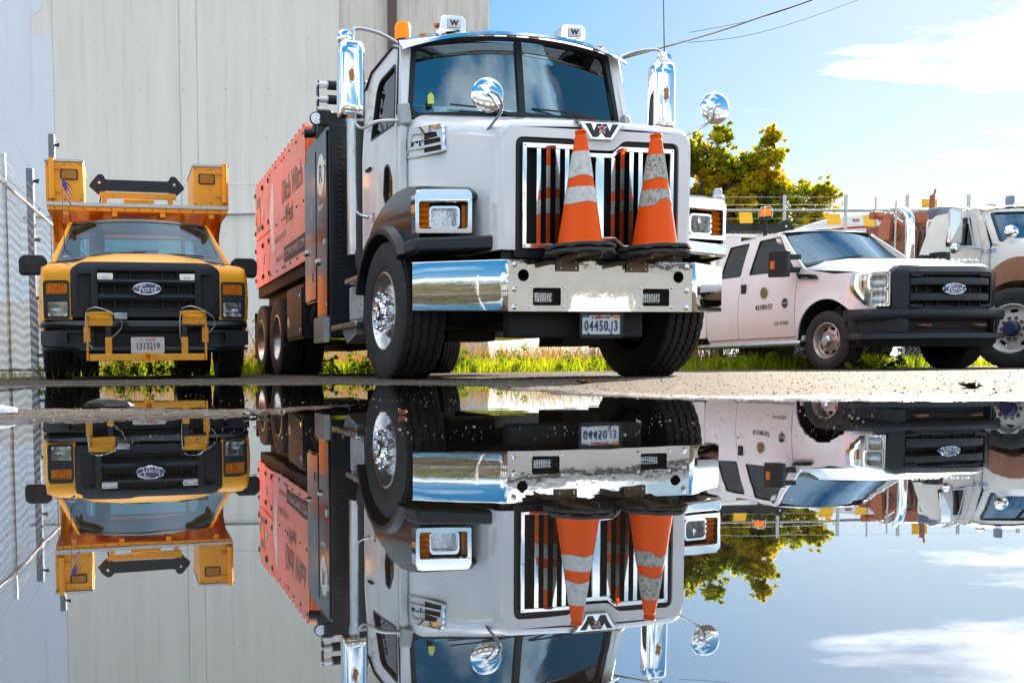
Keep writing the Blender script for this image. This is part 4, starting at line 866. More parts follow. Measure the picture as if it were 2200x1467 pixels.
# ---------------------------------------------------------------- yellow crash truck
def build_yellow():
    T = thing('arrow_board_truck', 'yellow Ford work truck with folded arrow board and two storage boxes on its platform'.replace('Ford ', ''), 'truck', (-1.39, 8.2, .004), 11.7)
    P = lambda n, mb, m, par=T, **k: obj(n, mb, m, par, **k)
    q = dict(paint='yellow', half=1.015, wheel_y=.97, arch_r=.50, tyre_r=.40, belt=1.27, sill=.42, cab_end=3.05, wing_f=1.10, wing_r=1.17, hood_f=1.165, hood_r=1.355, hood_y0=.11, hood_y1=1.30, hood_w0=.90, hood_w1=.93, hood_bow=.20,
             wing_y0=.25, wing_low=.60, door_f=1.55, door_m=3.0, doors=1, roof_z=1.875, roof_hw=.80, a_base=1.32, a_top=2.0, win_top=1.72, win_bot=1.28,
             wins=[[(1.62, 1.27), (2.85, 1.29), (2.75, 1.72), (2.08, 1.72)]], side_glass='glass_dark', ws_b=(.925, 1.36, 1.275), ws_t=(.775, 2.02, 1.80), ws_rise=.05, ws_glass='glass_clear', len=5.7, nose_in=.6)
    shape_body(T, q)
    # grille surround
    so = rpoly([(-.712, .605), (.712, .605), (.712, 1.06), (.62, 1.128), (-.62, 1.128), (-.712, 1.06)], [.03, .03, .04, .04, .04, .04], 4)
    rows3 = [(1.038, .966), (.905, .826), (.752, .684)]
    holes = [rrect(-.455, .455, b, a, .015) for a, b in rows3]+[rrect(s*.582-.064, s*.582+.064, .686, 1.015, .02) for s in (-1, 1)]
    def fg(y0): return lambda u, v, w: (u, y0+w+.10*max(0, abs(u)-.35)**2/.13+.10*max(0, (v-1.06)/.09)**2*.6, v)
    S_ = P('grille_surround', MB().plate(so, holes, fg(.05), .05, .07), 'blueblack')
    P('grille_frame', MB().plate(rrect(-.475, .475, .668, 1.062, .02), [rrect(-.458, .458, .682, 1.042, .015)], lambda u, v, w: (u, .030+w+.10*max(0, abs(u)-.35)**2/.13, v), .03, .08), 'black', S_)
    for z0, z1 in ((.909, .962), (.756, .822)):
        P('grille_bar', MB().prism([(.020, z0+.008), (.012, (z0+z1)/2), (.020, z1-.008), (.045, z1), (.045, z0)], 'x', -.455, .455), 'blueblack', S_)
    for x in (-.30, -.15, .15, .30, -.42, .42): P('grille_rib', MB().box(x-.006, x+.006, .07, .10, .69, 1.036), 'black', S_)
    P('grille_back', MB().box(-.66, .66, .12, .13, .62, 1.06), 'dark', S_)
    ford_oval(S_, (0, .006, .866), .275)
    for x in (-.385, .385):
        L_ = P('strobe_lamp', MB().box(x-.072, x+.072, .028, .06, .950, 1.014), 'chrome', S_, bevel=.004); P('strobe_lens', MB().box(x-.034, x+.034, .022, .029, .966, .996), 'plate_w', S_, bevel=.004)
    for s in (-1, 1):
        hy = lambda u, v, w: (s*u, .135+w+.35*max(0, u-.70)**1.6, v)
        HL = P('lamp_housing', MB().plate(rrect(.722, .965, .592, .955, .03), [rrect(.740, .940, .828, .935, .012), rrect(.742, .932, .618, .755, .02)], hy, .10, .06), 'blueblack')
        P('housing_back', MB().plate(rrect(.724, .962, .594, .953, .03), [], lambda u, v, w: hy(u, v, w+.10), .01, .06), 'dark', HL)
        P('turn_signal', MB().plate(rrect(.742, .938, .830, .933, .012), [], lambda u, v, w: hy(u, v, w+.010+.006*cos(u*300)), .02, .012), 'amber', HL)
        P('signal_bulb', MB().lathe([(.022, 0), (.02, -.006), (.012, -.007), (.012, 0)], (s*.84, .155, .882), 'y', 16), 'amber', HL)
        P('headlamp', MB().plate(rrect(.744, .930, .620, .753, .02), [], lambda u, v, w: hy(u, v, w+.012), .004, .05), 'lamp_glass', HL)
        P('lamp_reflector', MB().plate(rrect(.744, .930, .620, .753, .02), [], lambda u, v, w: hy(u, v, w+.03+.05*(1-min(1, ((u-.837)/.10)**2+((v-.687)/.07)**2))), .004, .015), 'lamp_in', HL)
        # mirror
        M_ = P('door_mirror', MB().prism(rpoly([(s*1.035, 1.175), (s*1.315, 1.165), (s*1.335, 1.20), (s*1.335, 1.34), (s*1.29, 1.385), (s*1.075, 1.385), (s*1.035, 1.34)], .03, 4), 'y', 1.66, 1.80), 'black', bevel=.03, seg=3)
        P('mirror_arm', MB().box(min(s*.95, s*1.06), max(s*.95, s*1.06), 1.70, 1.77, 1.20, 1.27), 'black', M_)
    for s in (-1, 1):
        hy2 = lambda u, v, w: (s*u, .150+w+.35*max(0, u-.70)**1.6+.10*max(0, (v-1.02)/.11)**2+1.6*max(0, u-.955)**1.5*4, v)
        P('wing_front', MB().plate(rpoly([(.700, .585), (1.0, .585), (1.016, .80), (1.0, 1.00), (.945, 1.118), (.70, 1.135)], [.0, .02, .05, .08, .05, 0], 4), [rrect(.722, .965, .592, .955, .03)], hy2, .03, .03), 'yellow')
    # bumper
    def bump(pts, z0, z1, m, n, **k):
        rows = []
        for x, y, dz in pts: rows.append([(x, y+.10, z0+dz), (x, y+.015, z0+dz), (x, y, z0+dz+.02), (x, y-.01, (z0+z1)/2+dz*.5), (x, y, z1-.03), (x, y+.02, z1), (x, y+.10, z1)])
        return P(n, MB().loft(rows), m, **k)
    full = [(-1.012, .36, .06), (-.99, .28, .055), (-.92, .17, .05), (-.80, .08, .04), (-.62, .03, .02), (-.3, .0, 0), (0, -.01, 0), (.3, .0, 0), (.62, .03, .02), (.80, .08, .04), (.92, .17, .05), (.99, .28, .055), (1.012, .36, .06)]
    Bm = bump(full, .46, .568, 'blueblack', 'bumper')
    bump(full, .245, .32, 'blueblack', 'bumper_lower')
    P('bumper_core', MB().box(-.50, .50, .06, .12, .29, .48), 'dark', Bm)
    for s in (-1, 1):
        P('bumper_side', MB().plate(rpoly([(s*.50, .30), (s*1.0, .34), (s*1.0, .48), (s*.50, .48)], .01, 2), [rrect(min(s*.55, s*.75), max(s*.55, s*.75), .355, .455, .02)], lambda u, v, w: (u, .035+w+.65*max(0, abs(u)-.62)**2/.45*.9, v), .03, .06), 'blueblack', Bm)
        P('bumper_recess', MB().plate(rrect(min(s*.54, s*.76), max(s*.54, s*.76), .345, .465, .02), [], lambda u, v, w: (u, .075+w+.65*max(0, abs(u)-.62)**2/.45*.9, v), .01, .06), 'black', Bm)
    for k in range(5): P('intake_slat', MB().box(-.48, .48, .055, .065, .335+k*.026, .345+k*.026), 'black', Bm)
    pl = P('license_plate', MB().plate(rrect(-.160, .152, .256, .410, .012), [], plane_y(-.045), .004), 'plate_g')
    text('plate_number', '1313219', .088, (-.004, -.0475, .322), (1, 0, 0), (0, 0, 1), 'navy', pl, sx=.74, bold=.0012)
    text('plate_state', 'CA  EXEMPT', .030, (-.004, -.0475, .384), (1, 0, 0), (0, 0, 1), 'red', pl)
    # cone rack
    R_ = P('cone_rack', MB().box(-.540, .522, -.16, -.10, .186, .25), 'yellow_b', bevel=.005)
    P('hitch_socket', MB().plate(rrect(-.05, .035, .17, .262, .008), [rrect(-.03, .015, .19, .242, .004)], plane_y(-.20), .14), 'yellow_b', R_)
    for x in (-.365, .338):
        P('rack_upright', MB().box(x-.03, x+.03, -.155, -.115, .25, .405), 'yellow_b', R_, bevel=.004)
        P('rack_post', MB().box(x-.025, x+.025, -.14, -.11, .40, .54), 'blueblack', R_, bevel=.003)
    for x0 in (-.555, .54):
        P('side_plate', MB().box(x0-.035, x0+.025, -.12, -.108, .36, .50), 'yellow_b', R_); P('side_bar', MB().box(x0-.012, x0+.008, -.14, -.12, .19, .60), 'yellow_b', R_)
    for cx, zt in ((-.44, .625), (.42, .64)):
        P('cone_ring', MB().lathe([(.118, -.03), (.122, 0), (.112, .004), (.108, -.03)], (cx, -.20, zt), 'z', 28, False), 'yellow_b', R_)
        P('ring_plate', MB().box(cx-.10, cx+.115, -.15, -.13, zt-.115, zt-.03), 'yellow_b', R_, bevel=.004)
        P('strap', MB().tube(spline([(cx-.11, -.2, zt+.03), (cx-.02, -.28, zt+.045), (cx+.14, -.25, zt-.02), (cx+.20, -.2, zt-.12), (cx+.10, -.18, zt-.23)], 5), .004, 5), 'wire', R_)
        P('strap', MB().tube(spline([(cx-.12, -.2, zt+.01), (cx-.13, -.2, zt-.12), (cx-.12, -.18, zt-.26), (cx-.07, -.17, zt-.32)], 5), .004, 5), 'wire', R_)
    P('junction_box', MB().box(-.31, -.19, -.10, -.02, .575, .635), 'alu_paint', R_, bevel=.006)
    # platform
    pf = P('platform', MB().box(-1.045, 1.055, 2.10, 4.2, 1.962, 2.012), 'yellow', bevel=.004)
    P('deck_plate', MB().box(-1.055, 1.065, 2.085, 4.21, 2.0125, 2.052), 'tread', pf)
    for x in (-.84, -.28, .28, .86): P('deck_rib', MB().box(x-.03, x+.03, 2.12, 4.15, 1.91, 1.961), 'yellow', pf)
    P('deck_beam', MB().box(-1.03, 1.04, 3.15, 3.22, 1.90, 1.961), 'yellow', pf)
    for x in (-.985, .995):
        for y in (2.95, 4.1): P('deck_leg', MB().box(x-.05, x+.05, y-.05, y+.05, .75, 1.961), 'yellow', pf)
        P('leg_brace', MB().hexa([(x-.03, 2.50, 1.93), (x+.03, 2.50, 1.93), (x+.03, 2.90, 1.70), (x-.03, 2.90, 1.70), (x-.03, 2.50, 1.96), (x+.03, 2.50, 1.96), (x+.03, 2.90, 1.78), (x-.03, 2.90, 1.78)]), 'yellow', pf)
    for x0, x1, s in ((-1.07, -.638, -1), (.665, 1.092, 1)):
        Bx = P('storage_box', MB().box(x0, x1, 2.30, 3.15, 2.085, 2.562), 'yellow', bevel=.006)
        P('box_lid', MB().box(x0-.01, x1+.01, 2.285, 3.16, 2.5625, 2.590), 'tread', Bx)
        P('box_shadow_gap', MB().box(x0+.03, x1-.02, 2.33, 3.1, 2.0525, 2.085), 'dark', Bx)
        cx = (x0+x1)/2+(.055 if s < 0 else -.05)
        P('box_lamp_rim', MB().plate(rrect(cx-.10, cx+.10, 2.35, 2.475, .025), [rrect(cx-.086, cx+.086, 2.363, 2.462, .02)], plane_y(2.288), .012), 'black', Bx)
        P('box_lamp', MB().plate(rrect(cx-.088, cx+.088, 2.361, 2.464, .02), [], lambda u, v, w: (u, 2.292-.010*cos((u-cx)*16)+w, v), .01, .03), 'amber_dark', Bx)
        px = x0+.075 if s < 0 else x1-.05
        P('hinge_tube', MB().tube([(px, 2.265, 2.12), (px, 2.265, 2.59)], .034, 14), 'yellow', Bx)
        for z in (2.20, 2.47): P('hinge_strap', MB().box(px-.045, px+.10 if s < 0 else px+.045, 2.282, 2.297, z, z+.045) if s < 0 else MB().box(px-.10, px+.045, 2.282, 2.297, z, z+.045), 'yellow_b', Bx)
    ab = arrow_board(T, 2.62, 2.352, .585, leaf='blueblack')
    sd = P('board_stand', MB().box(-.455, .47, 2.56, 2.60, 2.205, 2.275), 'yellow_b', bevel=.004)
    for x in (-.40, .40): P('stand_leg', MB().box(x-.03, x+.03, 2.56, 2.61, 2.053, 2.205), 'yellow_b', sd)
    P('gear_box', MB().box(-.17, .20, 2.50, 2.62, 2.053, 2.185), 'yellow_b', sd, bevel=.01)
    P('cable', MB().tube(spline([(-.44, 2.6, 2.22), (-.46, 2.58, 2.10), (-.42, 2.6, 2.07), (-.1, 2.55, 2.06)], 5), .009, 6), 'black', sd)
    q = MB()
    for x0, x1 in ((-1.07, -.638), (.665, 1.092)):
        for z in (2.12, 2.53):
            for x in (x0+.03, (x0+x1)/2, x1-.03): q.lathe([(.009, 0), (.007, -.005), (.001, -.006)], (x, 2.30, z), 'y', 8)
    for k in range(13): q.lathe([(.010, 0), (.008, -.005), (.001, -.006)], (-.96+k*.16, 2.10, 1.987), 'y', 8)
    P('deck_bolts', q, 'rust', pf, kind='stuff')
    for s in (-1, 1): P('hood_gap', MB().tube([(s*.712, .118, 1.10), (s*.80, .16, 1.128), (s*.90, .24, 1.128), (s*.925, .6, 1.135)], .004, 5), 'dark')
    for x in (-.30, .30): P('washer_nozzle', MB().box(x-.015, x+.015, 1.14, 1.17, 1.335, 1.35), 'black')
    # small flag on a whip aerial
    ae = P('antenna', MB().tube([(-.83, 1.55, 1.22), (-.84, 1.56, 2.25)], [.006, .003], 5), 'black')
    fl = MB()
    for k in range(7):
        z0 = 2.20-k*.024
        fl.grid([[(-.838+.105*t+.02*sin(3*t+k*.4), 1.56+.012*sin(6*t), z0-.10*t-.02*t*t-j*.022) for t in (0, .25, .5, .75, 1)] for j in (0, 1)])
        obj('flag_stripe', fl, 'red' if k % 2 == 0 else 'flag', ae); fl = MB()
    fl.grid([[(-.842+.05*t, 1.555+.012*sin(6*t), 2.203-.05*t-j*.08) for t in (0, .5, 1)] for j in (0, 1)]); obj('flag_canton', fl, 'blue', ae)
    # bed equipment seen through the cab
    P('bed', MB().box(-1.04, 1.04, 3.12, 5.6, .72, .84), 'yellow'); P('rear_rack', MB().box(-.8, .8, 3.6, 3.66, .84, 1.35).box(-.62, -.42, 3.6, 3.66, 1.3, 1.95).box(-.05, .3, 3.6, 3.66, 1.3, 1.72).box(.6, .66, 3.6, 3.66, 1.3, 1.95), 'orange')
    for x in (-.55, .55): P('bed_box', MB().box(x-.3, x+.3, 4.2, 5.3, .845, 1.5), 'yellow', bevel=.02)
    P('cab_visor_sticker', MB().box(-.84, -.72, 1.40, 1.402, 1.315, 1.345), 'paper')
    for s in (-1, 1):
        wheel(T, s*.885, .97, .40, .27, .225, s, 'steel8', rim_m='steel')
        for x in (.93, .67): wheel(T, s*x, 4.45, .40, .245, .225, s, 'dish', rim_m='steel', name='wheel' if x > .8 else 'inner_wheel')
    return T
build_yellow()
# ---------------------------------------------------------------- white crew cab pickup
def build_pickup():
    T = thing('pickup_truck', 'white crew cab pickup with black grille, black steel bumper and number 43100157 on its door', 'pickup', (8.28, 10.8, .004), 7.0)
    P = lambda n, mb, m, par=T, **k: obj(n, mb, m, par, **k)
    q = dict(paint='white_pink', half=1.01, wheel_y=.93, arch_r=.535, tyre_r=.405, belt=1.45, sill=.46, cab_end=3.62, wing_f=1.27, wing_r=1.43, hood_f=1.36, hood_r=1.57, hood_y0=.12, hood_y1=1.56, hood_w0=.925, hood_w1=.948, hood_bow=.30,
             wing_y0=.45, wing_low=.79, wing_cut=-.17, door_f=1.545, door_m=2.80, doors=2, roof_z=2.13, roof_hw=.74, a_base=1.40, a_top=2.20, win_top=1.98, win_bot=1.46,
             wins=[[(1.63, 1.42), (2.66, 1.455), (2.66, 1.985), (2.20, 1.985)], [(2.86, 1.458), (3.40, 1.47), (3.38, 1.985), (2.90, 1.985)]], side_glass='glass_dark', ws_b=(.85, 1.64, 1.46), ws_t=(.71, 2.24, 2.045), ws_rise=.10, ws_glass='glass_sky', hood_lift=.002, len=6.0, nose_in=1.3)
    shape_body(T, q)
    so = rpoly([(-.70, .775), (-.66, .715), (.66, .715), (.70, .775), (.715, 1.235), (.60, 1.335), (-.60, 1.335), (-.715, 1.235)], [.03, .05, .05, .03, .04, .06, .06, .04], 4)
    si = rrect(-.575, .575, .765, 1.225, .04)
    fs = lambda u, v, w: (u, .03+w+.16*max(0, abs(u)-.40)**2/.10+.10*max(0, (v-1.22)/.11)**2, v)
    S_ = P('grille_surround', MB().plate(so, [si], fs, .10, .06), 'blueblack')
    P('inner_frame', MB().plate(rrect(-.575, .575, .765, 1.225, .04), [rrect(-.545, .545, .795, 1.195, .03)], lambda u, v, w: (u, .055+w+.16*max(0, abs(u)-.40)**2/.10, v), .05, .08), 'black', S_)
    for z0, z1 in ((1.052, 1.165), (.855, .968)):
        P('grille_bar', MB().loft([[(x, yy+.028, z0), (x, yy, z0+.015), (x, yy-.004, (z0+z1)/2), (x, yy, z1-.015), (x, yy+.028, z1), (x, yy+.06, z1), (x, yy+.06, z0)] for x, yy in ((-.545, .075), (-.4, .035), (0, .028), (.4, .035), (.545, .075))]), 'blueblack', S_)
    for x in (-.45, -.30, -.15, .15, .30, .45): P('grille_rib', MB().box(x-.005, x+.005, .10, .13, .79, 1.2), 'black', S_)
    for s in (-1, 1):
        for z in (.80, 1.185): P('corner_clip', MB().box(min(s*.40, s*.56), max(s*.40, s*.56), .045, .075, z-.018, z+.018), 'black', S_, bevel=.006)
    P('grille_back', MB().box(-.66, .66, .16, .17, .73, 1.26), 'dark', S_)
    ford_oval(S_, (0, .020, 1.010), .335)
    text('hood_lettering', 'SUPER DUTY', .105, (0, .098, 1.366), (1, 0, 0), (0, .75, .5), 'plate_w', S_, sx=1.25, depth=.012, spacing=1.15)
    for s in (-1, 1):
        hy = lambda u, v, w: (s*u, .20+w+1.85*max(0, u-.69)**1.7, v)
        o_ = rpoly([(.712, .812), (.905, .812), (1.005, 1.06), (.992, 1.245), (.715, 1.25)], [.02, .03, .06, .03, .02], 3)
        HL = P('headlamp_housing', MB().plate(o_, [rpoly([(.728, .83), (.895, .83), (.980, 1.06), (.970, 1.228), (.73, 1.232)], [.02, .03, .05, .03, .02], 3)], hy, .07, .04), 'chrome')
        P('headlamp_back', MB().plate(o_, [], lambda u, v, w: hy(u, v, w+.07), .01, .05), 'lamp_in', HL)
        for z0, z1 in ((.838, 1.018), (1.036, 1.218)): 
            x1 = .875 if z0 < 1 else .90
            P('lamp_bowl', MB().plate(rrect(.735, x1, z0, z1, .035), [], lambda u, v, w: hy(u, v, w+.012+.05*(1-min(1, ((u-.81)/.09)**2+((v-(z0+z1)/2)/.095)**2))), .004, .016), 'lamp_in', HL)
            P('lamp_divider', MB().plate(rrect(.730, x1+.006, z0-.006, z1+.006, .04), [rrect(.742, x1-.006, z0+.008, z1-.008, .03)], lambda u, v, w: hy(u, v, w+.008), .02, .05), 'chrome', HL)
        P('turn_signal', MB().plate(rpoly([(.905, 1.02), (.955, 1.02), (.975, 1.07), (.972, 1.145), (.905, 1.145)], .01, 2), [], lambda u, v, w: hy(u, v, w+.012), .02, .03), 'amber', HL)
        P('headlamp_lens', MB().plate([(u, v) for u, v in o_], [], lambda u, v, w: hy(u, v, w-.004), .003, .05), 'lamp_glass', HL)
        # tow mirror
        M_ = P('door_mirror', MB().loft([[(s*x, y, z) for x, y in rpoly([(1.12, 1.60), (1.14, 1.46), (1.22, 1.42), (1.36, 1.47), (1.38, 1.62)], .03, 3)] for z in (1.315, 1.34, 1.64, 1.67)]), 'black', bevel=.025, seg=3)
        P('mirror_signal', MB().box(min(s*1.362, s*1.386), max(s*1.362, s*1.386), 1.49, 1.55, 1.42, 1.53), 'amber', M_)
        for z in (1.38, 1.56): P('mirror_arm', MB().box(min(s*.93, s*1.16), max(s*.93, s*1.16), 1.52, 1.60, z, z+.075), 'black', M_, bevel=.015)
        P('fender_badge', MB().plate(rpoly([(1.10, 1.245), (1.46, 1.275), (1.53, 1.36), (1.14, 1.305)], .015, 2), [], lambda u, v, w: (s*(1.012-w), u, v), .012), 'black')
        text('badge_number', 'F-350', .075, (s*1.0145, 1.32, 1.295), (0, -1 if s < 0 else 1, .07), (0, 0, 1), 'chrome', T, shear=.3)
        rz = (0, -1 if s < 0 else 1, 0)
        text('unit_number', '43100157', .105, (s*1.0165, 2.19, .935), rz, (0, 0, 1), 'print_dark', T, sx=.92, bold=.001); text('weight_number', 'CA 47583', .072, (s*1.0165, 1.80, .68), rz, (0, 0, 1), 'print_dark', T)
        P('door_seal', MB().lathe([(.001, -.002*1), (.072, -.002), (.072, 0)], (0, 0, 0), 'x', 28).xf(Matrix.Translation((s*1.0155, 2.20, 1.15)) @ Matrix.Diagonal((s*-1 if s < 0 else -1, 1, 1.15, 1))), 'gold')
        eb_ = P('engine_badge', MB().lathe([(.001, -.003), (.058, -.003), (.058, 0)], (0, 0, 0), 'x', 20).xf(Matrix.Translation((s*1.016, 1.735, .965)) @ Matrix.Diagonal((-s*-1 if False else 1, 1, 1.2, 1))), 'print_dark')
        text('engine_lettering', 'DIESEL', .045, (s*1.0205, 1.735, .965), rz, (0, 0, 1), 'chrome', eb_, sx=1.1)
        P('side_step', MB().tube([(s*1.03, 1.36, .375), (s*1.05, 1.42, .375), (s*1.05, 3.7, .375), (s*1.03, 3.75, .375)], .042, 10), 'steel')
    # bumper
    def rows_b(z0, z1, pts, lip=.03):
        return MB().loft([[(x, y+.14, z0), (x, y+.015, z0), (x, y, z0+.02), (x, y-.012, z1-.08), (x, y+.0, z1-lip), (x, y+.05, z1), (x, y+.14, z1)] for x, y in pts])
    bp = [(-1.03, .46), (-1.015, .38), (-.97, .28), (-.88, .17), (-.70, .08), (-.4, .02), (0, .0), (.4, .02), (.70, .08), (.88, .17), (.97, .28), (1.015, .38), (1.03, .46)]
    Bm = P('bumper', rows_b(.635, .785, bp), 'blueblack'); P('bumper_lower', rows_b(.395, .478, bp, .015), 'blueblack', Bm)
    for s in (-1, 1):
        P('bumper_side', MB().plate(rpoly([(s*.60, .478), (s*1.02, .478), (s*1.025, .636), (s*.60, .636)], .004, 2), [], lambda u, v, w: (u, -.004+w+.55*max(0, abs(u)-.42)**2.0/.42, v), .05, .06), 'blueblack', Bm)
        vn = P('bumper_vent', MB().plate(rrect(min(s*.66, s*.88), max(s*.66, s*.88), .50, .655, .025), [], lambda u, v, w: (u, -.018+w+.55*max(0, abs(u)-.42)**2.0/.42, v), .03, .05), 'black', Bm)
        for k in range(3): P('vent_slot', MB().plate(rrect(min(s*.69, s*.85), max(s*.69, s*.85), .528+k*.04, .54+k*.04, .004), [], lambda u, v, w: (u, -.0205+w+.55*max(0, abs(u)-.42)**2.0/.42, v), .004, .05), 'dark', vn)
    P('intake_back', MB().box(-.62, .62, .13, .14, .46, .65).box(-.6, .6, .10, .115, .53, .56), 'dark', Bm)
    for x in (-.36, .40): P('tow_hook', MB().tube(spline([(x-.05, .12, .56), (x-.06, .03, .56), (x, .0, .555), (x+.06, .03, .56), (x+.05, .12, .56)], 4), .016, 8), 'rust', Bm)
    P('air_dam', MB().loft([[(x*.93, y+.10, .295), (x*.93, y+.085, .295), (x*.95, y+.04, .395), (x*.95, y+.06, .395)] for x, y in bp]), 'black', Bm)
    # bed
    for s in (-1, 1): P('bed_side', MB().prism(rpoly([(3.66, .52), (5.95, .56), (5.95, 1.38), (3.66, 1.38)], .04, 3), 'x', min(s*.90, s*.99), max(s*.90, s*.99)), 'white_pink', bevel=.02)
    P('bed_floor', MB().box(-.9, .9, 3.66, 5.9, .80, .86).box(-.9, .9, 3.66, 3.72, .8, 1.38), 'white_pink')
    rk = P('headache_rack', MB().box(-.80, -.74, 3.80, 3.86, 1.38, 2.27).box(.74, .80, 3.80, 3.86, 1.38, 2.27).box(-.80, .80, 3.80, 3.86, 2.22, 2.275).box(-.74, -.28, 3.815, 3.835, 1.9, 2.22), 'white_pink', bevel=.01)
    arrow_board(T, 3.86, 2.372, .72, leaf='black')
    be = P('beacon', MB().lathe([(.078, 0), (.085, .02), (.070, .13), (.001, .14)], (.08, 3.72, 2.545), 'z', 20), 'beacon')
    P('beacon_base', MB().lathe([(.03, -.46), (.03, -.06), (.10, -.04), (.10, -.001)], (.08, 3.72, 2.545), 'z', 18), 'dark', be)
    for k in range(4):
        t = pi/4+pi/2*k; P('beacon_guard', MB().tube([(.08+.10*cos(t), 3.72+.10*sin(t), 2.53), (.08+.10*cos(t), 3.72+.10*sin(t), 2.66), (.08+.07*cos(t), 3.72+.07*sin(t), 2.705), (.08, 3.72, 2.712)], .008, 6), 'steel', be)
    P('dash_paper', MB().box(-.72, -.45, 1.72, 1.90, 1.435, 1.46), 'paper'); P('windscreen_sticker', MB().box(-.62, -.585, 2.04, 2.042, 1.86, 1.92), 'paper')
    for s in (-1, 1):
        wheel(T, s*.88, .93, .405, .262, .238, s, 'steel8', rim_m='steel_tan'); wheel(T, s*.88, 4.95, .405, .262, .238, s, 'steel8', rim_m='steel_tan')
    return T
build_pickup()
# ================================================================ old flatbed truck with derrick (far right)
def build_f700():
    T = thing('derrick_truck', 'old white flatbed truck with brown front fender and rusty derrick behind its cab', 'truck', (10.198*1.13, 9.819*1.13, .004), 11.6, scale=1.13)
    P = lambda n, mb, m, par=T, **k: obj(n, mb, m, par, **k)
    gx = lambda z: 1.0 if z < 1.58 else 1.0-(z-1.58)*.16
    win = rpoly([(1.70, 1.60), (2.10, 1.63), (2.10, 1.985), (1.81, 1.985)], .035, 3)
    door = rpoly([(1.60, .85), (2.16, .85), (2.16, 2.02), (1.76, 2.02), (1.60, 1.60)], .03, 3)
    side = rpoly([(1.52, .80), (2.50, .80), (2.50, 1.5), (2.36, 2.09), (1.72, 2.09), (1.52, 1.58)], [.02, .02, .1, .08, .04, .02], 4)
    for s in (-1, 1):
        P('cab_side', MB().plate(side, [door], lambda u, v, w: (s*(gx(v)-w), u, v), .04, .15), 'white_old')
        D_ = P('door', MB().plate([(p[0]+(1.9-p[0])*.015, p[1]+(1.5-p[1])*.008) for p in door], [win], lambda u, v, w: (s*(gx(v)+.004-w), u, v), .04, .15), 'white_old')
        P('door_window', MB().plate(win, [], lambda u, v, w: (s*(gx(v)-.01-w), u, v), .003), 'glass_dark', D_); P('window_trim', MB().plate(win, [[(p[0]+(1.93-p[0])*.08, p[1]+(1.8-p[1])*.08) for p in win]], lambda u, v, w: (s*(gx(v)+.008-w), u, v), .02), 'black', D_)
        P('vent_bar', MB().tube([(s*(gx(1.60)+.004), 1.84, 1.61), (s*(gx(1.98)+.004), 1.86, 1.98)], .010, 6), 'black', D_)
        text('model_badge', 'F-7000', .085, (s*1.0035, 1.50, 1.49), (0, -1 if s < 0 else 1, 0), (0, 0, 1), 'blue', T, shear=.25, sx=.8)
        # west coast mirror
        mx_ = s*1.18
        M_ = P('door_mirror', MB().box(mx_-.09, mx_+.09, 1.80, 1.84, 1.64, 2.07), 'chrome', bevel=.015); P('mirror_rim', MB().plate(rrect(mx_-.098, mx_+.098, 1.632, 2.078, .02), [rrect(mx_-.08, mx_+.08, 1.65, 2.06, .015)], plane_y(1.793), .02), 'alu', M_)
        P('mirror_arm', MB().tube([(mx_, 1.84, 2.08), (s*1.16, 1.86, 2.11), (s*.95, 1.85, 2.09)], .012, 6), 'steel', M_); P('mirror_arm', MB().tube([(mx_, 1.84, 1.63), (s*1.18, 1.8, 1.60), (s*1.02, 1.58, 1.54)], .012, 6), 'steel', M_); P('mirror_arm', MB().tube([(s*.96, 1.84, 2.05), (s*1.02, 1.68, 1.56)], .009, 6), 'steel', M_)
        P('convex_mirror', MB().lathe([(.001, -.05), (.05, -.04), (.075, -.005), (.075, .01), (.001, .015)], (mx_, 1.80, 1.57), 'y', 20), 'chrome', M_)
        P('fender_mirror', MB().lathe([(.001, -.06), (.06, -.045), (.085, -.005), (.085, .02), (.001, .04)], (s*.86, 1.34, 1.72), 'y', 20), 'chrome'); 
        # fender
        arc = [(1.1+.56*cos(radians(a)), .52+.56*sin(radians(a))) for a in range(-5, 186, 10)]
        arc2 = [(1.1+.82*cos(radians(a))*(.92 if a > 90 else .70), .52+.86*sin(radians(a))) for a in range(180, -1, -10)]
        F_ = P('fender', MB().prism(arc+arc2, 'x', min(s*.62, s*1.06), max(s*.62, s*1.06)), 'fender_brown', bevel=.04, seg=3)
    P('cab_back', MB().plate(rrect(-.95, .95, .8, 2.05, .05), [rrect(-.55, .55, 1.6, 1.92, .04)], plane_y(2.40), .03), 'white_old')
    P('rear_window', MB().plate(rrect(-.56, .56, 1.59, 1.93, .04), [], plane_y(2.41), .003), 'glass_dark')
    P('roof', MB().grid([[(u*.925, y, 2.075+dz+.07*(1-abs(u)**3)) for u in (-1, -.95, -.8, -.4, 0, .4, .8, .95, 1)] for y, dz in ((1.64, -.03), (1.70, 0), (2.0, .015), (2.3, 0), (2.40, -.06))]), 'white_old')
    def ws(u, v, w): return (u*(.95-.06*v), 1.47+.22*v-.06*(1-u*u)-w, 1.575+.475*v+.03*(1-u*u))
    wi = rpoly([(-.93, .06), (.93, .06), (.92, .92), (-.92, .92)], .07, 4)
    P('windscreen_frame', MB().plate(rpoly([(-1, 0), (1, 0), (1, 1), (-1, 1)], .05, 3), [wi], lambda u, v, w: ws(u, v, .01-w), .03, .12), 'white_old')
    P('windscreen_seal', MB().plate(wi, [[(u*.955, .5+(v-.5)*.93) for u, v in wi]], lambda u, v, w: ws(u, v, .018-w), .02, .12), 'black')
    P('windscreen', MB().plate(wi, [], lambda u, v, w: ws(u, v, -.004-w), .003, .12), 'glass_sky')
    P('dashboard', MB().box(-.9, .9, 1.56, 1.80, 1.3, 1.58), 'interior', bevel=.03); P('seat', MB().box(-.85, .85, 2.15, 2.33, 1.0, 1.75), 'seat', bevel=.05)
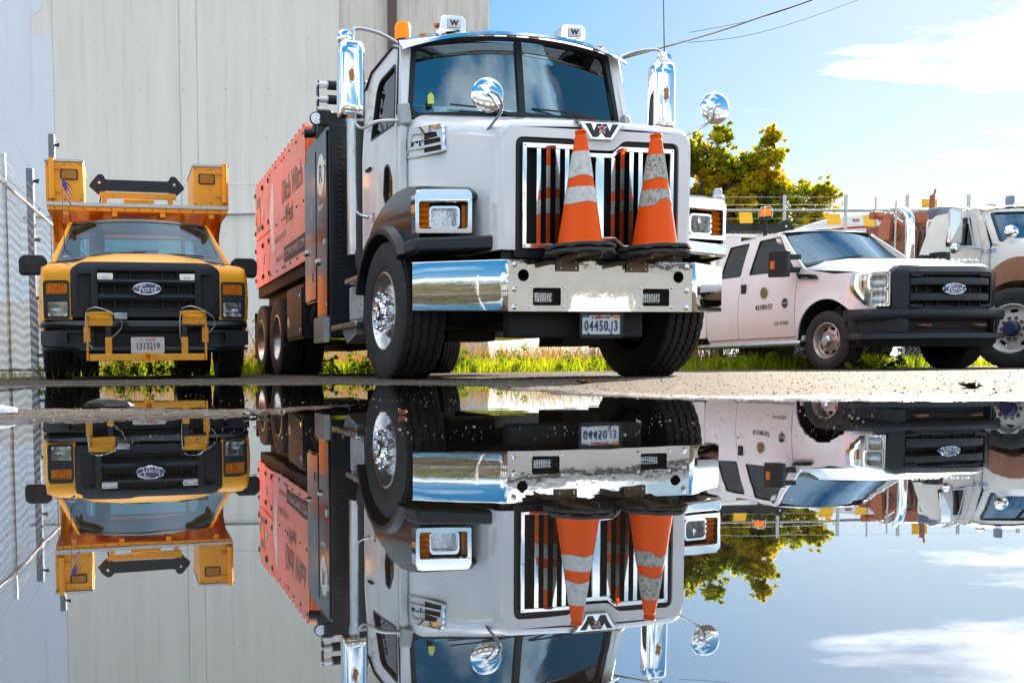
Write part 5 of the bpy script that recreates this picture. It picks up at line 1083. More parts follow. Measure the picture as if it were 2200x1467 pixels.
    hr = lambda y, w, t, b: [(-w, y, b), (-w, y, t-.16), (-w+.05, y, t-.08), (-w*.75, y, t-.02), (0, y, t), (w*.75, y, t-.02), (w-.05, y, t-.08), (w, y, t-.16), (w, y, b)]
    P('hood', MB().grid([hr(.0, .62, 1.30, .9), hr(.05, .66, 1.42, .9), hr(.4, .72, 1.52, 1.0), hr(1.0, .82, 1.62, 1.15), hr(1.52, .95, 1.69, 1.2)]), 'white_old')
    P('grille', MB().box(-.6, .6, -.02, .06, .75, 1.25), 'dark'); P('bumper', MB().box(-1.05, 1.05, -.12, -.03, .50, .72), 'white_old', bevel=.02)
    P('chassis', MB().box(-.45, -.36, .1, 6.6, .62, .85).box(.36, .45, .1, 6.6, .62, .85).box(-.9, .9, 1.0, 1.2, .45, .6).box(-.4, .4, .3, 1.5, .6, 1.2).box(-.9, .9, 5.2, 5.4, .42, .6), 'dark')
    P('flatbed', MB().box(-1.1, 1.1, 2.62, 6.8, .95, 1.10), 'rust', bevel=.01)
    P('roof_beacon', MB().lathe([(.05, 0), (.05, .14), (.04, .16), (.001, .165)], (-.20, 1.9, 2.135), 'z', 16), 'bluegrey')
    for x in (-.62, .55): P('marker_lamp', MB().lathe([(.06, 0), (.05, .035), (.001, .05)], (x, 1.80, 2.125), 'z', 12), 'alu_paint')
    P('hood_strut', MB().tube([(-.12, 1.55, 2.14), (.25, 1.2, 1.72)], .02, 6), 'rust_red')
    P('exhaust_stack', MB().tube(spline([(-.86, 2.76, 1.0), (-.86, 2.76, 1.6), (-.86, 2.77, 2.05), (-.87, 2.80, 2.18), (-.90, 2.87, 2.28)], 5), .060, 18), 'chrome')
    # derrick
    dk = P('derrick', MB().box(-.62, .5, 3.05, 3.75, 1.10, 2.16).box(-.55, .4, 3.0, 3.04, 1.2, 2.0), 'rust', bevel=.02)
    P('side_plate', MB().prism(rpoly([(3.40, 1.9), (3.22, 1.9), (3.20, 2.29), (3.27, 2.29), (3.40, 2.12)], .02, 2), 'x', -.74, -.68), 'rust_red', dk)
    P('brace', MB().tube([(-.70, 3.26, 2.27), (-.60, 3.0, 2.02)], .03, 6), 'rust_red', dk); P('brace', MB().tube([(-.64, 3.2, 1.9), (-.55, 3.0, 2.15)], .025, 6), 'rust', dk)
    P('winch_head', MB().tube([(-.78, 3.50, 2.30), (-.62, 3.46, 2.30)], .06, 12).tube([(-.72, 3.48, 2.30), (-.70, 3.3, 2.27)], .03, 8), 'rust_red', dk)
    P('drum', MB().lathe([(.001, -.02), (.085, -.02), (.10, 0), (.10, .55), (.001, .55)], (0, 0, 0), 'x', 22).xf(Matrix.Translation((-.42, 3.02, 2.20)) @ Matrix.Rotation(radians(40), 4, 'Z')), 'rust_red', dk)
    P('hydraulic_tank', MB().lathe([(.001, 0), (.13, 0), (.14, .02), (.14, .8), (.001, .8)], (-.15, 3.74, 2.34), 'x', 20), 'alu_paint', dk); P('motor', MB().box(.15, .75, 3.2, 3.5, 2.17, 2.42), 'bluegrey', dk, bevel=.05)
    P('mast', MB().tube([(.30, 3.48, 2.1), (.30, 3.48, 2.63)], .035, 8).tube([(.30, 3.48, 2.62), (.33, 3.47, 2.66), (.34, 3.47, 2.72)], .014, 6), 'rust_red', dk)
    P('warning_panel', MB().box(.28, .55, 3.62, 3.64, 2.47, 2.60), 'flag_y', dk)
    for k in range(4): P('hose', MB().tube(spline([(-.55+.05*k, 2.98, 2.05), (-.6+.04*k, 2.88, 1.95), (-.62+.05*k, 2.9, 1.7), (-.5, 2.95, 1.5)], 4), .018, 6), 'black' if k % 2 else 'rust', dk)
    P('rear_mast', MB().tube([(-.86, 3.0, 1.1), (-.86, 3.0, 2.42)], .012, 6).tube([(-.6, 3.6, 1.1), (-.6, 3.6, 2.6)], .014, 6), 'galv', dk)
    for s in (-1, 1):
        wheel(T, s*1.0, 1.10, .50, .26, .30, s, 'steel10', rim_m='white_old'); wheel(T, s*.98, 5.3, .50, .26, .30, s, 'dish', rim_m='steel'); 
build_f700()
# ---------------------------------------------------------------- motorhome behind the fence
def build_rv():
    T = thing('motorhome', 'white motorhome with red stripe and sloping nose parked behind the pipe fence', 'motorhome', (12.9, 23.6, .004), 0)
    P = lambda n, mb, m, par=T, **k: obj(n, mb, m, par, **k)
    prof = rpoly([(0.2, .6), (5.6, .6), (5.6, 3.95), (5.3, 4.18), (3.0, 4.20), (1.5, 4.0), (.35, 3.55), (.0, 3.2)], [.2, .2, .2, .2, .8, .5, .3, .3], 5)
    P('body', MB().prism(prof, 'y', 0, 2.4), 'white', bevel=.05, seg=3)
    P('red_stripe', MB().tube(spline([(.45, -.008, 3.50), (1.5, -.008, 3.66), (2.6, -.008, 3.78), (5.6, -.008, 3.80)], 5), .03, 6), 'red')
    P('lower_stripe', MB().box(.3, 5.58, -.012, -.002, 3.40, 3.46), 'alu_paint')
    for x in (2.35, 3.05): P('clearance_lamp', MB().box(x, x+.16, -.03, -.001, 3.93, 3.99), 'red_lens')
    for x in (1.2, 4.4): P('wheel', MB().lathe([(.2, 0), (.45, .02), (.45, .25), (.2, .26)], (x, .02, .446), 'y', 24), 'rubber')
build_rv()
# ================================================================ ground
import numpy as np
def vnoise(x, y, sc, seed):
    rs = np.random.RandomState(seed); G = rs.rand(256, 256)
    u, v = x*sc, y*sc; i, j = np.floor(u).astype(int), np.floor(v).astype(int); fu, fv = u-i, v-j
    fu, fv = fu*fu*(3-2*fu), fv*fv*(3-2*fv)
    g = lambda a, b: G[a % 256, b % 256]
    return (g(i, j)*(1-fu)+g(i+1, j)*fu)*(1-fv)+(g(i, j+1)*(1-fu)+g(i+1, j+1)*fu)*fv
def sdist(x, y, poly):
    """signed distance, positive inside"""
    d = np.full(x.shape, 1e9); ins = np.zeros(x.shape, bool); n = len(poly)
    for i in range(n):
        (ax, ay), (bx, by) = poly[i], poly[(i+1) % n]
        ex, ey = bx-ax, by-ay; t = np.clip(((x-ax)*ex+(y-ay)*ey)/(ex*ex+ey*ey), 0, 1)
        d = np.minimum(d, np.hypot(x-ax-t*ex, y-ay-t*ey))
        c = (ay > y) != (by > y); ins ^= c & (x < ex*(y-ay)/(ey+1e-12)+ax)
    return np.where(ins, d, -d)
POND = [(-6, -4), (6, -4), (5.2, 1.6), (3.6, 2.0), (2.7, 2.16), (2.1, 2.28), (1.75, 2.36), (1.44, 2.44), (1.1, 2.66), (.88, 3.05), (.95, 3.8), (.90, 4.55), (.45, 5.2), (-.25, 5.65), (-1.6, 5.75), (-2.5, 5.4), (-2.8, 4.2), (-3.2, 2.9), (-4.5, 2.5), (-6, 2)]
SPIT = [(-4.5, 1.3), (-1.4, 1.52), (-.594, 1.70), (-.374, 1.78), (-.097, 1.90), (.06, 2.22), (.188, 2.50), (.10, 2.46), (-.116, 2.30), (-.513, 2.46), (-.822, 2.42), (-1.3, 2.55), (-2.2, 2.75), (-3.2, 2.8), (-4.5, 2.6)]
def ground_h(x, y):
    jit = (vnoise(x, y, 1.3, 1)-.5)*.30+(vnoise(x, y, 4, 2)-.5)*.14+(vnoise(x, y, 11, 3)-.5)*.06
    k = np.clip(y/2.5, .35, 1.3)
    sp = sdist(x, y, POND)+jit*k; ss = sdist(x, y, SPIT)+jit*.30
    wet = np.minimum(sp, -ss)                       # positive inside water
    h = np.where(wet > 0, -.045*(1-np.exp(-wet*1.3)), .014*(1-np.exp(wet*1.6)))
    fine = (vnoise(x, y, 25, 4)-.5)*.003+(vnoise(x, y, 60, 5)-.5)*.0035+(vnoise(x, y, 130, 6)-.5)*.0022
    big = (vnoise(x, y, .35, 7)-.5)*.012*np.clip((y-4)/4, 0, 1)
    return h+fine*np.exp(-np.maximum(0, y-7)/6)+np.where(wet > 0, 0, big*np.clip(-wet, 0, 1))
def graded(segs):
    out = [segs[0][0]]
    for a, b, st in segs:
        n = max(1, int(round((b-a)/st))); out += [a+(b-a)*(k+1)/n for k in range(n)]
    return np.array(out)
gxs = graded([(-1500, -300, 300), (-300, -40, 40), (-40, -8, 4), (-8, -3, .25), (-3, -1.3, .04), (-1.3, 2.6, .0125), (2.6, 4.5, .04), (4.5, 12, .25), (12, 40, 4), (40, 300, 40), (300, 1500, 300)])
gys = graded([(-1500, -300, 300), (-300, -40, 40), (-40, -6, 4), (-6, 0, .5), (0, 1.3, .1), (1.3, 3.3, .0125), (3.3, 6.2, .03), (6.2, 9, .08), (9, 22, .25), (22, 60, 3), (60, 300, 30), (300, 1500, 300)])
X, Yg = np.meshgrid(gxs, gys); Z = ground_h(X, Yg)
nx, ny = len(gxs), len(gys)
me = bpy.data.meshes.new('ground')
vv = np.stack([X, Yg, Z], -1).reshape(-1, 3)
ii = (np.arange(ny-1)[:, None]*nx+np.arange(nx-1)[None, :]).reshape(-1)
ff = np.stack([ii, ii+1, ii+nx+1, ii+nx], -1)
me.vertices.add(len(vv)); me.vertices.foreach_set('co', vv.ravel()); me.loops.add(ff.size); me.loops.foreach_set('vertex_index', ff.ravel())
me.polygons.add(len(ff)); me.polygons.foreach_set('loop_start', np.arange(0, ff.size, 4)); me.polygons.foreach_set('loop_total', np.full(len(ff), 4)); me.polygons.foreach_set('use_smooth', np.ones(len(ff), bool)); me.update(); me.validate()
def ground_mat():
    m = bpy.data.materials.new('asphalt'); m.use_nodes = True; t = m.node_tree; b = t.nodes['Principled BSDF']; L = t.links.new
    g = N(t, 'ShaderNodeNewGeometry'); pos = g.outputs['Position']
    vo = N(t, 'ShaderNodeTexVoronoi'); vo.inputs['Scale'].default_value = 95; L(pos, vo.inputs['Vector'])
    n1 = N(t, 'ShaderNodeTexNoise'); n1.inputs['Scale'].default_value = 1.1; n1.inputs['Detail'].default_value = 9; n1.inputs['Roughness'].default_value = .7; L(pos, n1.inputs['Vector'])
    n2 = N(t, 'ShaderNodeTexNoise'); n2.inputs['Scale'].default_value = 45; n2.inputs['Detail'].default_value = 6; L(pos, n2.inputs['Vector'])
    cr = N(t, 'ShaderNodeValToRGB'); e = cr.color_ramp.elements; e[0].position = .0; e[0].color = (.035, .03, .025, 1); e[1].position = 1; e[1].color = (.22, .17, .125, 1)
    x = cr.color_ramp.elements.new(.45); x.color = (.068, .053, .041, 1)
    hs = N(t, 'ShaderNodeSeparateColor'); L(vo.outputs['Color'], hs.inputs[0]); L(hs.outputs[0], cr.inputs[0])
    c2 = N(t, 'ShaderNodeValToRGB'); e = c2.color_ramp.elements; e[0].position = .30; e[0].color = (.04, .034, .028, 1); e[1].position = .72; e[1].color = (.10, .076, .055, 1); L(n1.outputs['Fac'], c2.inputs[0])
    mx = N(t, 'ShaderNodeMixRGB'); mx.inputs[0].default_value = .45; L(c2.outputs[0], mx.inputs[1]); L(cr.outputs[0], mx.inputs[2])
    m2 = N(t, 'ShaderNodeMixRGB', blend_type='MULTIPLY'); m2.inputs[0].default_value = .55; L(mx.outputs[0], m2.inputs[1])
    r2 = N(t, 'ShaderNodeMapRange'); r2.inputs[1].default_value = .3; r2.inputs[2].default_value = .7; r2.inputs[3].default_value = .5; r2.inputs[4].default_value = 1.4; L(n2.outputs['Fac'], r2.inputs[0]); L(r2.outputs[0], m2.inputs[2])
    sp = N(t, 'ShaderNodeSeparateXYZ'); L(pos, sp.inputs[0])
    wn = N(t, 'ShaderNodeMath', operation='MULTIPLY_ADD'); wn.inputs[1].default_value = .010; wn.inputs[2].default_value = -.005; L(n1.outputs['Fac'], wn.inputs[0])
    za = N(t, 'ShaderNodeMath', operation='ADD'); L(sp.outputs[2], za.inputs[0]); L(wn.outputs[0], za.inputs[1])
    wet = N(t, 'ShaderNodeMapRange'); wet.inputs[1].default_value = .0015; wet.inputs[2].default_value = .0065; wet.inputs[3].default_value = 1; wet.inputs[4].default_value = 0; L(za.outputs[0], wet.inputs[0])
    dk = N(t, 'ShaderNodeMixRGB', blend_type='MULTIPLY'); dk.inputs[2].default_value = (.30, .30, .32, 1); L(wet.outputs[0], dk.inputs[0]); L(m2.outputs[0], dk.inputs[1]); L(dk.outputs[0], b.inputs['Base Color'])
    ro = N(t, 'ShaderNodeMapRange'); ro.inputs[3].default_value = .82; ro.inputs[4].default_value = .16; L(wet.outputs[0], ro.inputs[0]); L(ro.outputs[0], b.inputs['Roughness'])
    se = N(t, 'ShaderNodeMapRange'); se.inputs[3].default_value = .06; se.inputs[4].default_value = .5; L(wet.outputs[0], se.inputs[0]); L(se.outputs[0], b.inputs['Specular IOR Level'])
    bp = N(t, 'ShaderNodeBump'); bp.inputs['Distance'].default_value = .004; bp.inputs['Strength'].default_value = .8; L(n2.outputs['Fac'], bp.inputs['Height']); L(bp.outputs[0], b.inputs['Normal'])
    return m
me.materials.append(ground_mat()); go = bpy.data.objects.new('ground', me); COL.objects.link(go); go['kind'] = 'structure'
# water
def water_mat():
    m = bpy.data.materials.new('puddle_water'); m.use_nodes = True; t = m.node_tree; t.nodes.clear(); L = t.links.new
    o = N(t, 'ShaderNodeOutputMaterial'); df = N(t, 'ShaderNodeBsdfDiffuse'); df.inputs[0].default_value = (.012, .010, .008, 1)
    gl = N(t, 'ShaderNodeBsdfGlossy'); gl.inputs['Roughness'].default_value = 0.004; gl.inputs[0].default_value = (.86, .89, .92, 1)
    fr = N(t, 'ShaderNodeFresnel'); fr.inputs[0].default_value = 1.33
    mr = N(t, 'ShaderNodeMapRange'); mr.inputs[1].default_value = .05; mr.inputs[2].default_value = .6; mr.inputs[3].default_value = .55; mr.inputs[4].default_value = .95; L(fr.outputs[0], mr.inputs[0])
    g = N(t, 'ShaderNodeNewGeometry'); mp = N(t, 'ShaderNodeMapping'); mp.inputs['Scale'].default_value = (1.0, 2.2, 1); L(g.outputs['Position'], mp.inputs[0])
    n1 = N(t, 'ShaderNodeTexNoise'); n1.inputs['Scale'].default_value = 4.0; n1.inputs['Detail'].default_value = 3.0; n1.inputs['Roughness'].default_value = .4; L(mp.outputs[0], n1.inputs['Vector'])
    bp = N(t, 'ShaderNodeBump'); bp.inputs['Distance'].default_value = .00014; bp.inputs['Strength'].default_value = 1.0; L(n1.outputs['Fac'], bp.inputs['Height']); L(bp.outputs[0], gl.inputs['Normal'])
    mx = N(t, 'ShaderNodeMixShader'); L(mr.outputs[0], mx.inputs[0]); L(df.outputs[0], mx.inputs[1]); L(gl.outputs[0], mx.inputs[2]); L(mx.outputs[0], o.inputs[0])
    return m
wm = mesh_of('water', MB().add([(-7, -5, 0), (7, -5, 0), (7, 7, 0), (-7, 7, 0)], [(0, 1, 2, 3)]), 0); wm.materials.append(water_mat())
wobj = bpy.data.objects.new('puddle_water', wm); COL.objects.link(wobj); wobj['kind'] = 'structure'
# loose gravel on the dry and half-wet asphalt
rs = np.random.RandomState(3)
gm = MB(); cnt = 0
py_ = 1.5+rs.rand(60000)**1.3*7.5; px_ = (-.36+rs.rand(60000)*1.24)*py_*1.02; ph_ = ground_h(px_, py_)
for x, y, h in zip(px_.tolist(), py_.tolist(), ph_.tolist()):
    if h < .0012: continue
    r = (.0012+.0050*rs.rand()**6)*(1+.25*y/4)
    if cnt > 9000: break
    cnt += 1
    a = rs.rand()*6.3; pts = []
    for q in range(5): t = a+q*1.2566+rs.rand()*.5; rr = r*(.7+.5*rs.rand()); pts.append((x+rr*cos(t), y+rr*sin(t), h-.0004))
    pts.append((x+r*.2*(rs.rand()-.5), y+r*.2*(rs.rand()-.5), h+r*(.5+.5*rs.rand())))
    gm.add(pts, [(0, 1, 5), (1, 2, 5), (2, 3, 5), (3, 4, 5), (4, 0, 5)])
gmat = mat('gravel', (.17, .145, .12), .85, var=.75, vscale=60, spec=.1)
gr = obj('loose_gravel', gm, gmat, smooth=0); tag(gr, 'loose gravel and grit scattered over the asphalt round the puddle', 'gravel', kind='stuff')

# floating grit and foam specks on the water
sp = MB(); n = 0
py_ = 1.25+rs.rand(9000)**1.3*4.4; px_ = (-.40+rs.rand(9000)*1.25)*py_*.8; ph_ = ground_h(px_, py_); cl = vnoise(px_, py_, 2.2, 31)
for x, y, h, c in zip(px_.tolist(), py_.tolist(), ph_.tolist(), cl.tolist()):
    if h > -.0008 or (h < -.006 and c < .62) or n > 700: continue
    n += 1; r = (.0006+.0022*rs.rand()**5)*(.6+y/4); a = rs.rand()*6.28
    sp.add([(x+r*cos(a+k*1.57)*(1.0+.6*(k % 2)), y+r*sin(a+k*1.57), .0006+.0012*(k == 0)) for k in range(4)]+[(x, y, .0008+r*.5)], [(0, 1, 4), (1, 2, 4), (2, 3, 4), (3, 0, 4)])
smt = mat('floating_grit', (.20, .18, .15), .8, spec=.1, var=.8, vscale=40)
so_ = obj('floating_grit', sp, smt, smooth=0); tag(so_, 'specks of grit, seed fluff and foam floating on the puddle', 'debris', kind='stuff')
# ================================================================ building
def concrete(name, col, streak=.10, stain=(.30, .29, .27), lo=.55, hi=.85, amt=.5):
    m = mat(name, col, .85, var=streak, vscale=.35, stretch=(3.2, 1, .22), dirt=stain, dscale=.8, dlo=lo, dhi=hi, spec=.25)
    t = m.node_tree; b = t.nodes['Principled BSDF']; g = N(t, 'ShaderNodeNewGeometry'); L = t.links.new
    n = N(t, 'ShaderNodeTexNoise'); n.inputs['Scale'].default_value = 1.3; n.inputs['Detail'].default_value = 9; n.inputs['Roughness'].default_value = .75
    L(g.outputs['Position'], n.inputs['Vector']); bp = N(t, 'ShaderNodeBump'); bp.inputs['Distance'].default_value = .05; bp.inputs['Strength'].default_value = .5
    L(n.outputs['Fac'], bp.inputs['Height']); L(bp.outputs[0], b.inputs['Normal'])
    base = b.inputs['Base Color'].links[0].from_socket
    # thin rain runs
    mp = N(t, 'ShaderNodeMapping'); mp.inputs['Scale'].default_value = (2.6, 1, .05); L(g.outputs['Position'], mp.inputs[0])
    n2 = N(t, 'ShaderNodeTexNoise'); n2.inputs['Scale'].default_value = 1.5; n2.inputs['Detail'].default_value = 6; n2.inputs['Roughness'].default_value = .65; L(mp.outputs[0], n2.inputs['Vector'])
    r2 = N(t, 'ShaderNodeMapRange'); r2.inputs[1].default_value = .52; r2.inputs[2].default_value = .80; r2.inputs[4].default_value = amt; L(n2.outputs['Fac'], r2.inputs[0])
    n3 = N(t, 'ShaderNodeTexNoise'); n3.inputs['Scale'].default_value = .22; n3.inputs['Detail'].default_value = 4; L(g.outputs['Position'], n3.inputs['Vector'])
    r3 = N(t, 'ShaderNodeMapRange'); r3.inputs[1].default_value = .40; r3.inputs[2].default_value = .65; L(n3.outputs['Fac'], r3.inputs[0])
    mu = N(t, 'ShaderNodeMath', operation='MULTIPLY'); L(r2.outputs[0], mu.inputs[0]); L(r3.outputs[0], mu.inputs[1])
    # blotches
    n4 = N(t, 'ShaderNodeTexNoise'); n4.inputs['Scale'].default_value = 2.4; n4.inputs['Detail'].default_value = 8; n4.inputs['Roughness'].default_value = .7; L(g.outputs['Position'], n4.inputs['Vector'])
    r4 = N(t, 'ShaderNodeMapRange'); r4.inputs[1].default_value = .66; r4.inputs[2].default_value = .74; r4.inputs[4].default_value = amt*.8; L(n4.outputs['Fac'], r4.inputs[0])
    mxm = N(t, 'ShaderNodeMath', operation='MAXIMUM'); L(mu.outputs[0], mxm.inputs[0]); L(r4.outputs[0], mxm.inputs[1])
    mx = N(t, 'ShaderNodeMixRGB'); mx.inputs[2].default_value = (*[c*.55 for c in stain], 1); L(mxm.outputs[0], mx.inputs[0]); L(base, mx.inputs[1]); L(mx.outputs[0], b.inputs['Base Color'])
    return m
MT['conc'] = concrete('pale_concrete', (.82, .775, .70), .05, (.58, .54, .48), .52, 1.0, .20)
MT['conc_w'] = concrete('weathered_concrete', (.70, .655, .58), .09, (.34, .32, .28), .50, .85, .75)
MT['conc_p'] = concrete('pale_blue_concrete', (.76, .80, .86), .03, (.55, .58, .62), .6, 1.0)
BD = thing('concrete_building', 'tall pale concrete building with stained blank wall behind the trucks', 'building', (0, 45, 0), 0)
bo = lambda n, mb, m, **k: obj(n, mb, m, BD, **k)
bo('wall_core', MB().box(-60, 10.05, .05, 22, -.3, 27.8), 'conc')
for x0, x1, m_ in ((-60, -22.1, 'conc'), (-22.0, -12.25, 'conc'), (-12.22, -5.755, 'conc'), (-5.725, -4.855, 'conc'), (-4.825, 2.485, 'conc'), (2.515, 10.09, 'conc_w')):
    bo('wall_panel', MB().box(x0, x1, 0, .049, -.3, 28), m_, bevel=.012)
bo('pale_blue_patch', MB().add([(-60, -.012, -.2), (-12.22, -.012, -.2), (-12.22, -.012, 17.3), (-13.3, -.012, 17.35), (-13.3, -.012, 18.2), (-12.7, -.012, 18.6), (-12.6, -.012, 27.9), (-60, -.012, 27.9)], [tuple(range(8))]), 'conc_p', smooth=0)  # paler, bluer sheet over the left part of the wall
q = MB()
for i in range(-8, 5):
    for k in range(9): q.lathe([(.045, 0), (.045, -.006), (.001, -.006)], (i*2.2+.9+(.13 if k % 2 else 0), 0, 2.2+k*2.45), 'y', 8)
bo('form_tie_plugs', q, 'conc_w', kind='stuff')
for z in (9.6, 19.2): bo('form_line', MB().box(-12.2, 10.08, -.012, .0, z, z+.035), 'conc', bevel=.004)
bo('parapet', MB().box(-60, 10.12, -.06, 22.1, 28.0, 28.5), 'conc_w')
bo('downpipe', MB().box(4.95, 5.40, -.34, -.02, 0, 28), 'brown_pipe', bevel=.03)
bo('conduit', MB().tube([(-14, -.08, 8.05), (3.0, -.08, 8.12)], .06, 6), 'alu_paint')
bo('edge_trim', MB().box(10.095, 10.16, -.02, .3, 0, 28), 'conc')
lw = obj('low_wall', MB().box(-16, -4.6, 30, 30.3, -.1, 2.5), 'conc_w'); tag(lw, 'low weathered wall beyond the chain-link fence beside the tall building', 'wall')
# ================================================================ chain-link fence on the left
def fx(y): return -3.30-(y-9.6)*.0875
def chain_link(p0, p1, z0, z1, pitch=.056, r=.0013):
    """woven zigzag wires between two ground points; returns builder"""
    A, Bv = Vector((*p0, 0)), Vector((*p1, 0)); L = (Bv-A).length; d = (Bv-A)/L; nrm = Vector((-d.y, d.x, 0))
    mb = MB(); n = int(L/pitch); nz = int((z1-z0)/pitch)
    for i in range(n):
        ring = []; jz = .022*sin(i*.37)+.03*((i*7919) % 101)/101.0-.02
        for j in range(nz+1):
            s = (i+.0+(1.03 if (j % 2) else -.03))*pitch; off = (.003 if (j % 2) else -.003)
            c = A+d*s+nrm*off+Vector((0, 0, z0+j*pitch+(jz if 0 < j < nz else 0))); ring.append(c)
        rows = []
        for c in ring: rows.append([tuple(c+d*r*1.0), tuple(c-d*r*.5+nrm*r*.9), tuple(c-d*r*.5-nrm*r*.9)])
        mb.loft(rows, True, False)
    return mb
LF = thing('chain_link_fence', 'tall galvanised chain-link fence with twisted top edge beside the yellow truck', 'fence', (0, 0, 0))
lf = lambda n, mb, m, **k: obj(n, mb, m, LF, **k)
Y0, Y1 = -6.0, 19.0
lf('wire_mesh', chain_link((fx(Y0), Y0), (fx(Y1), Y1), .03, 2.33), 'wire', smooth=0, kind='stuff')
tw = MB(); k = 0
while Y0+k*.055 < Y1:
    y = Y0+k*.055; tw.tube([(fx(y), y, 2.31), (fx(y)+.004, y+.012, 2.345), (fx(y)-.006, y-.006, 2.385)], .0022, 3, False); k += 1
lf('top_barbs', tw, 'wire', smooth=0, kind='stuff')
for y in (-4.8, -1.8, 1.2, 4.2, 7.2, 10.2, 13.2, 16.2, 19.0):
    lf('post', MB().tube([(fx(y)-.03, y, -.05), (fx(y)-.03, y, 2.62)], .030, 12), 'galv')
    lf('post_cap', MB().lathe([(.033, 0), (.033, .03), (.001, .045)], (fx(y)-.03, y, 2.615), 'z', 12), 'galv')
for z in (.12, 2.30): lf('rail', MB().tube([(fx(Y0)-.03, Y0, z), (fx(Y1)-.03, Y1, z)], .016 if z < 1 else .018, 8), 'galv')
for z in (2.50, 2.60): lf('top_wire', MB().tube([(fx(Y0)-.05, Y0, z), (fx(Y1)-.05, Y1, z)], .003, 4), 'wire')
# blue-grey electric fence posts with insulators
for (x, y, h) in ((-4.02, 14.6, 4.05), (-3.80, 12.62, 3.03)):
    EP = thing('electric_fence_post', ('tall' if h > 3.5 else 'shorter')+' blue-grey post with black wire insulators behind the chain-link fence', 'fence post', (x, y, 0), group='electric fence posts')
    obj('post_tube', MB().box(-.05, .05, -.05, .05, -.05, h), 'bluegrey', EP, bevel=.01)
    for k in range(7):
        z = h-.18-k*.42
        if z > .3: obj('insulator', MB().tube([(.05, 0, z), (.11, 0, z)], .022, 8).tube([(.10, 0, z-.03), (.115, 0, z+.03)], .02, 8), 'black', EP)
ew = thing('electric_fence_wires', 'thin steel wires strung past the blue-grey insulator posts', 'fence wire', (0, 0, 0))
for k in range(5): obj('wire_strand', MB().tube([(-3.68, 12.62, 2.85-k*.42), (-2.9, 6.0, 3.35-k*.42)], .0028, 4), 'wire', ew)
# ================================================================ pipe fence on the right
RF = thing('pipe_fence', 'galvanised pipe fence with barbed wire strands in front of the tree', 'fence', (0, 20, 0))
rf = lambda n, mb, m, **k: obj(n, mb, m, RF, **k)
for i in range(10):
    x = 9.92+1.415*i; rf('post', MB().tube([(x, 0, -.05), (x, 0, 3.98-.012*i)], .036, 10), 'galv')
rf('top_rail', MB().tube([(9.92, 0, 3.63), (22.7, 0, 3.50)], .032, 10), 'galv'); rf('mid_rail', MB().tube([(9.92, 0, 2.2), (22.7, 0, 2.1)], .028, 8), 'galv')
for z in (3.95, 3.78, 3.46, 3.32): rf('wire_strand', MB().tube([(8.4, .03, z), (22.7, .03, z-.12)], .004, 4), 'wire')
rf('wire_mesh', chain_link((8.4, .05), (22.7, .05), .05, 3.2, .12, .004), 'wire', smooth=0, kind='stuff')
gp = thing('gate_post', 'thick galvanised gate post with domed cap behind the white truck', 'post', (9.74, 19.9, 0))
obj('post_tube', MB().tube([(0, 0, -.05), (0, 0, 3.9)], .105, 20), 'galv', gp); obj('post_cap', MB().lathe([(.125, 0), (.125, .06), (.10, .09), (.095, .20), (.07, .25), (.001, .26)], (0, 0, 3.86), 'z', 20), 'galv', gp)
obj('post_collar', MB().lathe([(.118, 0), (.118, .12)], (0, 0, 3.55), 'z', 20, False), 'galv', gp); obj('side_pole', MB().tube([(.17, 0, 0), (.17, 0, 3.6)], .03, 8), 'brown_pipe', gp)
for px, z, w, lb in ((10.42, 3.46, .30, 'square yellow marker panel hung on the pipe fence beside the caged beacon'), (12.44, 3.40, .32, 'square yellow marker panel hung in front of the white motorhome'), (13.28, 3.36, .30, 'square yellow marker panel hung behind the rusty derrick winch')):
    fp = obj('yellow_marker_panel', MB().plate(rrect(-w/2, w/2, -.14, .12, .02), [], lambda u, v, ww: (u, .03*sin(v*9)+ww, v), .006, .04), 'flag_y'); fp.location = (px, 19.94, z)
    tag(fp, lb, 'marker panel', 'yellow marker panels on the fence')
# ================================================================ overhead cables
for pts, r, lab in (([(3.583, 10, 3.549), (4.321, 11, 3.986), (5.691, 13, 4.841), (7.849, 16, 6.165), (10.321, 19, 7.625), (13.049, 22, 9.165), (18.5, 28, 12.4)], .016, 'thick black overhead cable running up from behind the white cab'), ([(11.794, 26, 9.61), (14.481, 28, 10.527), (17.413, 30, 11.765), (21.32, 33, 13.676)], .007, 'thin sagging overhead wire above the tree'), ([(11.8, 26, 9.9), (14.6, 28, 11.0), (17.4, 30, 12.3), (21.3, 33, 14.3)], .007, 'upper thin overhead wire crossing the open sky')):
    tag(obj('overhead_cable', MB().tube(spline(pts, 8), r, 6), 'cable'), lab, 'cable')
